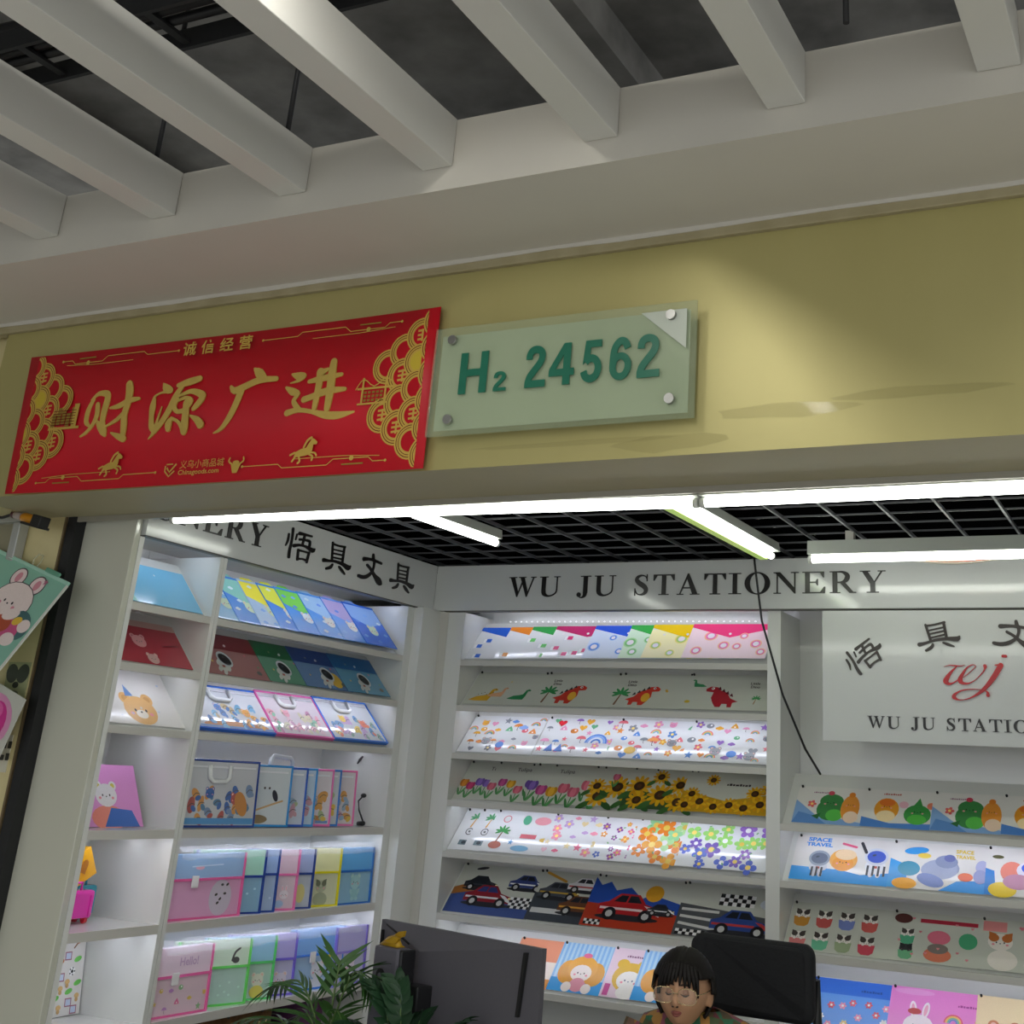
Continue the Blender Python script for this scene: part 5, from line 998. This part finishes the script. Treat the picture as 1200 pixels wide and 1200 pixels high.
pk = MB().box(0, .2, 0, .2, -.003, 0, bev=.001).build('hanging_bag', mat('clear_grey_vinyl', '#c9c9c0', .15, coat=.4)); tag(pk, 'clear bag with a bright pink character hanging below the mint bag', 'bag')
pk.matrix_world = frame((-3.48, .25, 1.58), (.94, 0, -.33), (.33, 0, .94)); pk.location = Vector((-3.325, .25, 1.744)) - Vector((.94, 0, -.33)) * .2 - Vector((.33, 0, .94)) * .2
a = Art(); a.ell(.1, .1, .085, .08, '#d890b8'); a.ell(.11, .1, .05, .06, '#cc2f8a'); a.ell(.1, .13, .03, .025, '#e060a8'); a.ell(.13, .07, .03, .03, '#b8247a'); a.build('print', pk, Matrix.Translation((0, 0, .0006)))
st = tag(box('wall_sticker', mat('sticker_clear_green', '#a0a47c', .35), None, -3.49, -3.39, .2975, .2998, 1.735, 1.86), 'faded square sticker with a panda face on the pier', 'sticker')
a = Art(); a.ell(.03, .09, .026, .03, '#3f463c', .4); a.ell(.078, .09, .026, .03, '#3f463c', -.4); a.ell(.055, .055, .014, .01, '#2f352c'); a.ell(.055, .03, .02, .008, '#6a7060'); a.build('print', st, frame((-3.495, .297, 1.735), (1, 0, 0), (0, 0, 1)))
nt_ = tag(box('notice_card', mat('card_white', '#cfcbb8', .5), None, -3.60, -3.40, .2965, .2998, 1.53, 1.64), 'small printed notice card low on the pier', 'notice')
a = Art(); a.marks(.02, .07, .035, '#33322e'); a.marks(.02, .035, .035, '#33322e'); a.marks(.03, .01, .02, '#55534c'); a.build('print', nt_, frame((-3.60, .296, 1.53), (1, 0, 0), (0, 0, 1)))
pf = empty('wall_frame', (-3.75, .29, 2.2)); tag(pf, 'white aluminium frame high on the entrance pier', 'frame'); fm = mat('white_aluminium', '#b9bcba', .25, metal=.3)
for x0, x1, z0, z1 in ((-.2, .21, .11, .145), (-.2, .21, -.2, -.165), (-.2, -.165, -.165, .11), (.175, .21, -.165, .11)): box('frame_bar', fm, pf, x0, x1, -.03, .008, z0, z1, bevel=.003)
box('backing', mat('frame_backing', '#8f8a72', .5), pf, -.165, .175, -.004, .008, -.165, .11)
sn = empty('yellow_connector', M=frame((-3.496, .2, 2.318), (.13, 0, -.03), (0, -1, 0))); tag(sn, 'yellow cable connector with black lead under the fascia end', 'connector')
MB().tube([(.035, 0, 0), (.045, 0, 0), (.1, 0, 0), (.108, 0, 0)], [.012, .017, .017, .014], 14).build('yellow_sleeve', mat('yellow_plastic', '#d08a1c', .35), sn); MB().tube([(.0, 0, 0), (.035, 0, 0)], .013, 14).build('white_collar', mat('grey_white_plastic', '#a89a94', .4), sn); MB().tube([(-.015, 0, 0), (0, 0, 0)], .012, 12).build('red_ring', mat('dark_red_plastic', '#4a1c20', .4), sn)
MB().tube([(-.015, 0, 0), (-.06, .0, .02), (-.11, 0, .028), (-.2, .01, .02)], .005, 8).build('lead', BLACKPL, sn); MB().box(.1, .145, -.02, .02, -.02, .02, bev=.004).build('clamp', BLACKPL, sn); MB().box(.06, .15, -.022, .022, .012, .02).build('bracket', BLACKPL, sn)
tag(MB().tube([(-1.56, 2.03, 2.50), (-1.555, 2.03, 2.44), (-1.53, 2.05, 2.22), (-1.46, 2.1, 1.95), (-1.40, 2.2, 1.76), (-1.37, 2.3, 1.675)], .0045, 8).build('ceiling_wire', BLACKPL), 'thin black cord hanging from the ceiling across the rear boards', 'cord')

# ------------------------------------------------------------------ desk, monitor
DESK = mat('desk_white_melamine', '#b8b4ac', .35)
dk = empty('desk', (0, 0, 0)); tag(dk, 'plain counter desk below the monitor and plants', 'desk')
box('top', DESK, dk, -2.75, -.85, .34, .86, .715, .74, bevel=.003); box('front_panel', DESK, dk, -2.74, -.86, .36, .375, .02, .715); box('side_panel', DESK, dk, -2.74, -2.72, .375, .85, 0, .715); box('side_panel', DESK, dk, -.88, -.86, .375, .85, 0, .715)
MONB = mat('monitor_back_plastic', '#504e55', .5, noise=.1, nscale=200); SCRN = mat('screen_glass', '#0c0d10', .1)
mw, mh = .664, .39
A_ = Vector((-2.216, .69, 1.2)); B_ = Vector((-1.585, .484, 1.2)); ax = (B_ - A_).normalized()
mo = empty('monitor', M=frame(A_, ax, (0, 0, 1)))          # local x to the right, y up (0 at the top edge), z towards the corridor
tag(mo, 'large dark monitor seen from behind on its stand', 'monitor')
mb = MB(); V = [mb.bm.verts.new(p) for p in ((0, 0, 0), (mw, 0, 0), (mw, -mh, 0), (0, -mh, 0), (.23, -.055, .04), (.23, -mh + .055, .04), (.0, 0, -.014), (mw, 0, -.014), (mw, -mh, -.014), (0, -mh, -.014))]
for f in ((0, 1, 4), (0, 4, 5, 3), (4, 1, 2, 5), (3, 5, 2), (0, 1, 7, 6), (1, 2, 8, 7), (2, 3, 9, 8), (3, 0, 6, 9), (6, 7, 8, 9)): mb.bm.faces.new([V[i] for i in f])
mb.build('back_shell', MONB, mo)
box('screen', SCRN, mo, .008, mw - .008, -mh + .014, -.008, -.0155, -.0142)
sl_ = mat('vent_black', '#08080a', .7)
MB().prism([(.015, -.025), (.021, -.025), (.028, -.12), (.022, -.12)], 'z', .0, .012).build('vent_slot', sl_, mo)
MB().prism([(mw - .055, -.014), (mw - .045, -.014), (mw - .06, -.16), (mw - .07, -.16)], 'z', .0, .014).build('vent_slot', sl_, mo)
MB().prism([(mw - .075, -.19), (mw - .065, -.19), (mw - .085, -.32), (mw - .095, -.32)], 'z', .0, .016).build('vent_slot', sl_, mo)
MB().tube([(.03, -.01, .004), (.17, -.043, .032)], .003, 6).build('seam', sl_, mo)
SX = .13; cl = MB().box(SX, SX + .105, -.455, -.045, .075, .118, bev=.008).build('stand_column', mat('stand_grey', '#57555f', .42, noise=.1, nscale=150), mo)
box('column_side', mat('stand_side_dark', '#121216', .4), mo, SX + .078, SX + .112, -.455, -.048, .062, .112, bevel=.004)
MB().tube([(SX + .04, -.115, .1175), (SX + .04, -.115, .121)], .017, 20).build('cable_hole', sl_, cl); MB().tube([(SX + .04, -.115, .1205), (SX + .04, -.115, .1225)], .007, 12).build('cable_hole_core', mat('hole_grey', '#55555c', .5), cl)
box('tilt_arm', BLACKPL, mo, SX + .09, SX + .16, -.19, -.13, .03, .085, bevel=.004); box('base_plate', BLACKPL, mo, .05, .33, -.4595, -.445, -.03, .13, bevel=.004)
# gold toad-like folded ornament: low body, raised folded leaf
go = empty('folded_ornament', M=mo.matrix_world @ Matrix.Translation((SX + .045, -.044, .096))); tag(go, 'small yellow folded ornament on top of the monitor stand', 'ornament')
GM = mat('yellow_foil', '#c49a1c', .35, metal=.25, noise=.3, nscale=70)
MB().loft([[(-.04 + .0 * k, .0, .01), (-.038, .003, -.012), (-.03, .012, 0)] if k == 0 else [(x, .0, .014), (x, .0, -.016), (x, hgt, -.002)] for k, (x, hgt) in enumerate(((-.04, .01), (-.02, .02), (.01, .028), (.03, .022), (.042, .006)))]).build('body', GM, go)
MB().prism([(-.03, .012), (.02, .036), (.044, .04), (.04, .026), (.0, .014)], 'z', -.012, -.006).build('upper_fold', GM, go); MB().prism([(-.02, .01), (.025, .026), (.046, .022), (.03, .008)], 'z', .006, .013).build('lower_fold', GM, go)

# ------------------------------------------------------------------ plants on the desk
LEAF = mat('palm_leaf_green', '#3f6a2c', .45, color2='#24481e', nscale=12); LEAFD = mat('dark_leaf_green', '#2c4f30', .35, color2='#163020', nscale=12); STEM = mat('stem_green', '#56703a', .5); POT = mat('pot_ceramic_white', '#c2bdb2', .35); SOIL = mat('potting_soil', '#3a2a1e', .9, bump=.5, nscale=60)
def pot(parent, r=.09, h=.13):
    MB().loft([[(rr * math.cos(2 * PI * k / 24), rr * math.sin(2 * PI * k / 24), z) for k in range(24)] for rr, z in ((r * .7, 0), (r * .72, .004), (r, h), (r * .96, h), (r * .94, h - .015))], caps=True).build('pot', POT, parent)
    MB().tube([(0, 0, h - .03), (0, 0, h - .012)], r * .93, 20).build('soil', SOIL, parent)
def leaf_mesh(name, L, W, m, curl=.25, n=6):
    mb = MB(); rows = []
    for i in range(n + 1):
        t = i / n; wd = W * math.sin(PI * min(.98, t * .85 + .1)) ** .8 * (1 - t ** 4); z = -curl * L * t * t
        rows.append([mb.bm.verts.new(p) for p in ((L * t, -wd, z + wd * .25), (L * t, 0, z), (L * t, wd, z + wd * .25))])
    for A, B in zip(rows, rows[1:]):
        for k in (0, 1): f = mb.bm.faces.new((A[k], A[k + 1], B[k + 1], B[k])); f.smooth = True
    o = mb.build(name, m); me = o.data; bpy.data.objects.remove(o); return me
PL = leaf_mesh('palm_leaflet', .135, .0085, LEAF); DL = leaf_mesh('oval_leaf', .075, .02, LEAFD, .2)
def frond(parent, base, pts, n, me, ln, spread, drop, r):
    """arching stem with paired leaflets, each leaflet its own piece"""
    pts = [Vector(p) for p in pts]; C_ = []
    for i in range(17):
        t = i / 16; k = min(int(t * (len(pts) - 1)), len(pts) - 2); u = t * (len(pts) - 1) - k; p0, p1, p2, p3 = pts[max(k - 1, 0)], pts[k], pts[k + 1], pts[min(k + 2, len(pts) - 1)]
        C_.append(.5 * (2 * p1 + (p2 - p0) * u + (2 * p0 - 5 * p1 + 4 * p2 - p3) * u * u + (3 * p1 - p0 - 3 * p2 + p3) * u ** 3))
    f = MB().tube(C_, [.004 - .0028 * i / 16 for i in range(17)], 6).build('frond', STEM, parent)
    for j in range(n):
        t = .38 + .6 * j / (n - 1); i = min(int(t * 16), 15); p = C_[i].lerp(C_[i + 1], t * 16 - i); tg = (C_[i + 1] - C_[i]).normalized()
        sd = tg.cross(Vector((0, 0, 1)));
        if sd.length < .1: sd = Vector((1, 0, 0))
        sd.normalize()
        for s in (-1, 1):
            d = (tg * (.55 + .5 * t) + sd * s * spread + Vector((0, 0, -drop + r.uniform(-.12, .12)))).normalized(); az = d.cross(sd * s).normalized() * (1 if s > 0 else -1)
            if az.z < 0: az = -az
            ay = az.cross(d).normalized(); sc = ln * (1 - .55 * abs(t - .6)) * r.uniform(.85, 1.1)
            o = bpy.data.objects.new('leaflet', me); COL.objects.link(o); o.parent = f
            m = Matrix((d, ay, d.cross(ay))).transposed().to_4x4() @ Matrix.Scale(sc, 4); m.translation = p; o.matrix_local = m
    return f
r = random.Random(11)
pp = empty('potted_palm', (-2.19, .45, .7405)); tag(pp, 'small potted palm with thin feathery leaves on the desk', 'plant'); pot(pp)
for tip, n_ in (((-.02, .06, .36), 11), ((-.16, .0, .31), 12), ((.10, .0, .35), 10), ((-.22, -.02, .22), 11), ((.06, -.04, .26), 9), ((-.08, -.02, .24), 10)):
    frond(pp, 0, [(0, 0, .1), (tip[0] * .25, tip[1] * .3, tip[2] * .75), (tip[0] * .7, tip[1] * .7, tip[2] * 1.02), (tip[0] * 1.25, tip[1], tip[2] * .94)], n_, PL, .8, .75, .15, r)
zz = empty('potted_plant', (-1.93, .435, .7405)); tag(zz, 'potted plant with dark oval leaves in front of the monitor', 'plant'); pot(zz, .085)
for tip, n_ in (((-.10, .0, .33), 8), ((.03, .0, .27), 9), ((-.03, .04, .24), 8), ((.09, -.02, .22), 8), ((-.14, -.02, .24), 8), ((-.06, .03, .34), 8), ((.0, -.05, .2), 8), ((.12, .03, .27), 8)):
    frond(zz, 0, [(0, 0, .1), (tip[0] * .4, tip[1] * .4, tip[2] * .6), (tip[0] * .8, tip[1] * .8, tip[2] * .9), (tip[0] * 1.1, tip[1], tip[2])], n_, DL, .95, .8, .0, r)

# ------------------------------------------------------------------ office chair
CH = mat('chair_black_fabric', '#0d0f14', .8, noise=.3, nscale=90, bump=.2)
oc = empty('office_chair', (-1.30, 1.2, 0), -.08); tag(oc, 'black high-backed office chair behind the seated woman', 'chair')
def rrect(w, z0, z1, rad, n=6):
    P = []
    for cx, cz, a0 in ((w - rad, z1 - rad, 0), (-w + rad, z1 - rad, PI / 2), (-w + rad, z0 + rad, PI), (w - rad, z0 + rad, 1.5 * PI)):
        for k in range(n + 1): t = a0 + PI / 2 * k / n; P.append((cx + rad * math.cos(t), cz + rad * math.sin(t)))
    return P
def pad(name, w, z0, z1, y, th, rad, parent, m):
    mb = MB(); q = rrect(w, z0, z1, rad); rings = []
    cx, cz = 0, (z0 + z1) / 2
    for s, yy in ((.9, y - th * .5), (.97, y - th * .42), (1, y - th * .2), (1, y + th * .2), (.97, y + th * .42), (.9, y + th * .5)): rings.append([(cx + (a - cx) * s, yy + .12 * (a / w) ** 2 * -.3, cz + (b - cz) * s) for a, b in q])
    return mb.loft(rings).build(name, m, parent)
pad('head_panel', .195, .985, 1.192, .11, .05, .035, oc, CH)
pad('lower_back_panel', .2, .56, .93, .1, .045, .05, oc, CH)
for x in (-.185, .185): MB().tube([(x, .11, 1.1), (x, .125, .97), (x, .11, .8), (x * .9, .12, .55)], .014, 8).build('back_frame', BLACKPL, oc)
box('cross_bar', BLACKPL, oc, -.19, .19, .1, .125, .935, .955, bevel=.005)
MB().loft([[(a, b - .08, z) for a, b in rrect(.24, -.23, .23, .08)] for z in (.44, .45, .5, .515)]).build('seat', CH, oc)
for x in (-.27, .27):
    MB().tube([(x * .85, 0, .47), (x, -.02, .5), (x, -.02, .64)], .014, 8).build('arm_support', BLACKPL, oc); MB().box(x - .03, x + .03, -.16, .1, .64, .665, bev=.01).build('armrest', BLACKPL, oc)
MB().tube([(0, -.05, .1), (0, -.05, .44)], .03, 14).build('gas_column', BLACKPL, oc)
for k in range(5):
    t = 2 * PI * k / 5 + .3; e = (.29 * math.cos(t), -.05 + .29 * math.sin(t)); lg = MB().tube([(0, -.05, .11), (e[0], e[1], .075)], [.026, .016], 8).build('base_leg', BLACKPL, oc); MB().tube([(e[0] - .012, e[1], .031), (e[0] + .012, e[1], .031)], .03, 12).build('caster', BLACKPL, lg)

# ------------------------------------------------------------------ seated woman
SKIN = mat('skin', '#bd8f6e', .5, noise=.08, nscale=30)
pe = empty('person', (-1.362, .93, 0), .0); tag(pe, 'seated woman in floral blouse and glasses looking down at the desk', 'person')
HC = Vector((0, -.03, 1.088)); HR = Matrix.Rotation(-.03, 4, 'X') @ Matrix.Rotation(.02, 4, 'Y')   # head centre and downward tilt (face towards -y)
HM = Matrix.Translation(HC) @ Matrix.Rotation(.16, 4, 'Z') @ HR
def gauss(d, c, s): return math.exp(-((d - Vector(c).normalized()).length / s) ** 2)
def head_pt(d, inflate=0.0):
    x, y, z = d; r = Vector((x * .071, y * .09, z * .09))
    if z < 0: r.x *= 1 - .3 * (-z) ** 1.3; r.y *= 1 - (.12 if y < 0 else .3) * (-z) ** 1.5
    if y > 0: r.z *= 1 - .06 * y
    n = 0
    n += .021 * gauss(d, (0, -1, -.2), .16) + .012 * gauss(d, (0, -1, -.02), .13) - .007 * gauss(d, (.36, -1, .08), .2) - .007 * gauss(d, (-.36, -1, .08), .2)
    n += .003 * gauss(d, (.36, -1, .03), .12) + .003 * gauss(d, (-.36, -1, .03), .12) + .006 * gauss(d, (0, -1, -.56), .16) - .003 * gauss(d, (0, -1, -.72), .1) + .008 * gauss(d, (0, -1, -.95), .22)
    n += .005 * gauss(d, (.55, -1, -.3), .25) + .005 * gauss(d, (-.55, -1, -.3), .25) + .003 * gauss(d, (.1, -1, -.26), .08) + .003 * gauss(d, (-.1, -1, -.26), .08)
    return r + d.normalized() * (n + inflate)
mb = MB(); q = bmesh.ops.create_uvsphere(mb.bm, u_segments=72, v_segments=56, radius=1)
for v in q['verts']: v.co = HM @ head_pt(v.co.copy())
for s in (-1, 1):     # ears
    p = HM @ Vector((s * .072, .008, -.005)); mb.ball(p, (.009, .02, .031), 14, 10)
T = lambda *p: Vector(p)
mb.tube([T(0, .02, 1.07), T(0, .045, 1.02), T(0, .075, .98), T(0, .09, .94)], [.045, .048, .055, .08], 18)                       # neck
def oval(c, rx, ry, n=20): return [(c[0] + rx * math.cos(2 * PI * k / n), c[1] + ry * math.sin(2 * PI * k / n), c[2]) for k in range(n)]
mb.loft([oval((0, .08, 1.0), .06, .05), oval((0, .085, .975), .14, .075), oval((0, .09, .92), .178, .095), oval((0, .1, .8), .165, .105), oval((0, .13, .68), .15, .105), oval((0, .17, .56), .165, .115), oval((0, .19, .5), .17, .12)])
HANDP = []
for s in (-1, 1):
    sh_, el, wr = T(s * .165, .09, .945), T(s * .225, .0, .71), T(s * .13, -.19, .765)
    mb.tube([sh_, sh_.lerp(el, .5), el], [.052, .045, .037], 12); mb.tube([el, el.lerp(wr, .4), wr], [.037, .035, .024], 12)
    pa = wr + T(-s * .025, -.065, -.005); mb.ball(wr.lerp(pa, .62), (.036, .048, .016), 14, 10)
    for k, (ln, off) in enumerate(((.062, -.027), (.072, -.009), (.068, .009), (.054, .026))):
        b = pa + T(s * off, -.0, 0); mb.tube([b + T(0, .02, 0), b + T(0, -ln * .45, .006), b + T(0, -ln * .8, -.002), b + T(0, -ln, -.012)], [.0095, .009, .0082, .0065], 8)
    b = wr + T(-s * .028, -.03, -.003); mb.tube([b, b + T(-s * .022, -.022, 0), b + T(-s * .028, -.048, -.006)], [.011, .0095, .0075], 8)
    hp, kn, an = T(s * .09, .18, .53), T(s * .11, -.2, .52), T(s * .1, -.16, .09)
    mb.tube([hp, hp.lerp(kn, .5), kn], [.085, .075, .058], 14); mb.tube([kn, kn.lerp(an, .35), an], [.056, .055, .036], 12); mb.tube([an, an + T(0, -.06, -.045), an + T(0, -.15, -.06)], [.036, .032, .024], 10)
bd = mb.build('body', SKIN, pe); rm = bd.modifiers.new('merge', 'REMESH'); rm.mode = 'VOXEL'; rm.voxel_size = .0045; rm.use_smooth_shade = True
sm = bd.modifiers.new('smooth', 'SMOOTH'); sm.factor = .5; sm.iterations = 2
# face details
def fpt(x, z, out=.0015):        # point on the face surface; x, z in direction units
    d = Vector((x, -1, z)).normalized(); return HM @ (head_pt(d) + d * out)
LIP = mat('lips', '#8a4a42', .45); LID = mat('lash_line', '#2a1a16', .6); BROW = mat('eyebrow_hair', '#2a1e18', .8)
ms = MB(); n = 12
for up, w_ in ((1, .035), (-1, .042)):
    pts = [fpt(-.24 + .48 * i / n, -.55 + up * .045 * math.sin(PI * i / n) + .01 * up, .002) for i in range(n + 1)]; ms.tube(pts, [.001 + .0034 * math.sin(PI * i / n) for i in range(n + 1)], 8)
ms.build('lips', LIP, pe)
for s in (-1, 1):
    e = MB(); e.tube([fpt(s * (.16 + .36 * i / 8), -.005 - .05 * math.sin(PI * i / 8), .001) for i in range(9)], [.0008 + .0016 * math.sin(PI * i / 8) for i in range(9)], 6); e.build('eyelashes', LID, pe)
    e = MB(); e.tube([fpt(s * (.13 + .42 * i / 8), .22 + .05 * math.sin(PI * i / 8), .001) for i in range(9)], [.0015 + .002 * math.sin(PI * i / 8) for i in range(9)], 6); e.build('eyebrow', BROW, pe)
    e = MB(); e.ball(fpt(s * .34, .02, -.0075), (.0125, .0115, .0115), 14, 10); e.build('eyelid', mat('eyelid_skin', '#96694e', .5), pe)
    p = fpt(s * .07, -.29, -.001); MB().ball(p, (.004, .003, .0025), 8, 6).build('nostril', LID, pe)
# hair: cap with a parting, fringe locks, tied back
HAIR = mat('black_hair', '#0c0807', .55, spec=.25, color2='#15100d', nscale=40, stretch=(6, 6, .6))
hm = MB(); q = bmesh.ops.create_uvsphere(hm.bm, u_segments=64, v_segments=44, radius=1); kill = []
for v in q['verts']:
    d = v.co.copy(); lim = .5 if d.y < -.2 else (.0 if d.y < .05 else -.62)
    if d.y < -.2 and abs(d.x) > .62: lim = .3
    if d.z < lim: kill.append(v)
    part = .0045 * math.exp(-((d.x - .06) / .05) ** 2) * (1 if d.z > .3 else 0)
    v.co = HM @ head_pt(d, .017 + .004 * math.sin(d.x * 60) * .25 - part)
bmesh.ops.delete(hm.bm, geom=kill, context='VERTS')
for f in hm.bm.faces: f.smooth = True
hr = hm.build('hair', HAIR, pe); so = hr.modifiers.new('thick', 'SOLIDIFY'); so.thickness = .008; so.offset = -1
def lock(x0, x1, z1, w, name='hair_lock', z0=.95):
    mb = MB(); rings = []
    for i in range(9):
        t = i / 8; x = x0 + (x1 - x0) * t; z = z0 + (z1 - z0) * t; ww = w * (1 - .75 * t ** 2.2); c = Vector((x, -1, z)); R = []
        for k in range(8):
            u = math.cos(2 * PI * k / 8) * ww; vv = math.sin(2 * PI * k / 8); d = Vector((x + u, -1, z)).normalized(); R.append(HM @ (head_pt(d) + d * (.016 + .006 * vv - .011 * t)))
        rings.append(R)
    mb.loft(rings).build(name, HAIR, hr)
for x0, x1, z1, w_ in ((-.55, -.78, .1, .16), (-.42, -.56, .16, .16), (-.3, -.36, .19, .15), (-.16, -.2, .22, .14), (-.02, -.06, .3, .12), (.12, .1, .2, .1), (.24, .3, .17, .13), (.38, .5, .18, .15), (.55, .74, .12, .16), (.72, .98, -.1, .14), (-.72, -.98, -.1, .14)): lock(x0, x1, z1, w_)
MB().tube([HM @ Vector((.0, .09, -.01)), HM @ Vector((-.01, .115, -.04)), HM @ Vector((-.015, .115, -.09)), HM @ Vector((-.02, .105, -.12))], [.026, .028, .022, .006], 12).build('ponytail', HAIR, hr)
# glasses
gl = empty('eyeglasses', (0, 0, 0)); gl.parent = pe; GF = mat('gold_wire', '#c9b48a', .25, metal=.8)
for s in (-1, 1):
    c = Vector((s * .032, -.101, -.004)); rim = [HM @ (c + Vector((.026 * math.copysign(abs(math.cos(t)) ** .7, math.cos(t)), -.001 - .12 * abs(s * .026 * math.cos(t)) * (1 if math.cos(t) * s > 0 else 0), .0185 * math.copysign(abs(math.sin(t)) ** .7, math.sin(t))))) for t in [2 * PI * k / 24 for k in range(25)]]
    MB().tube(rim, .0011, 6).build('rim', GF, gl)
    e = MB(); e.bm.faces.new([e.bm.verts.new(p) for p in rim[:-1]]); e.build('lens', clear('lens_glass', '#e8ece8', .06, .02), gl)
    MB().tube([HM @ (c + Vector((s * .026, 0, .006))), HM @ Vector((s * .072, -.07, .006)), HM @ Vector((s * .08, .0, .012))], .0013, 6).build('temple', GF, gl)
MB().tube([HM @ Vector((-.007, -.103, .0)), HM @ Vector((0, -.108, .003)), HM @ Vector((.007, -.103, .0))], .0011, 6).build('bridge', GF, gl)
# floral blouse and trousers
bl = bpy.data.materials.new('floral_fabric'); bl.use_nodes = True; nt = bl.node_tree; bb = nt.nodes['Principled BSDF']
tc = nt.nodes.new('ShaderNodeTexCoord'); vo = nt.nodes.new('ShaderNodeTexVoronoi'); vo.inputs['Scale'].default_value = 34; nt.links.new(tc.outputs['Object'], vo.inputs[0])
sx = nt.nodes.new('ShaderNodeSeparateColor'); nt.links.new(vo.outputs['Color'], sx.inputs[0]); cr = nt.nodes.new('ShaderNodeValToRGB'); cr.color_ramp.interpolation = 'CONSTANT'
els = [(0, '#5a4a30'), (.16, '#6f2f3c'), (.3, '#4a5a38'), (.45, '#8a7a34'), (.58, '#7a5a48'), (.7, '#2f6a4a'), (.8, '#a87a3a'), (.9, '#8a4a5a')]
for i, (p_, c) in enumerate(els):
    e = cr.color_ramp.elements[i] if i < 2 else cr.color_ramp.elements.new(p_)
    e.position = p_; e.color = (*lin(c), 1)
nt.links.new(sx.outputs[0], cr.inputs[0]); nt.links.new(cr.outputs[0], bb.inputs['Base Color']); bb.inputs['Roughness'].default_value = .75
mb = MB()
mb.loft([oval((0, .06, 1.036), .072, .062), oval((0, .072, 1.024), .105, .072), oval((0, .083, 1.004), .16, .09), oval((0, .09, .945), .198, .11), oval((0, .1, .8), .182, .118), oval((0, .13, .68), .17, .12), oval((0, .17, .56), .185, .13), oval((0, .185, .5), .19, .135)], caps=False)
for s in (-1, 1):
    sh_, el = T(s * .152, .088, .968), T(s * .225, .0, .71); mb.tube([sh_, sh_.lerp(el, .3), sh_.lerp(el, .75)], [.066, .066, .06], 14, cap=False)
br = mb.build('blouse', bl, pe); rm = br.modifiers.new('thick', 'SOLIDIFY'); rm.thickness = .004
mb = MB()
for s in (-1, 1):
    hp, kn, an = T(s * .09, .18, .53), T(s * .11, -.2, .52), T(s * .1, -.16, .12); mb.tube([hp, hp.lerp(kn, .5), kn], [.098, .088, .07], 14); mb.tube([kn, kn.lerp(an, .4), an], [.068, .066, .055], 14)
mb.build('trousers', mat('dark_trousers', '#22242a', .8), pe)
for s in (-1, 1): MB().loft([[(s * .1 + .042 * math.cos(q), -.24 + .13 * math.sin(q), z) for q in [2 * PI * k / 18 for k in range(18)]] for z in (.002, .03, .06)]).build('shoe', BLACKPL, pe)
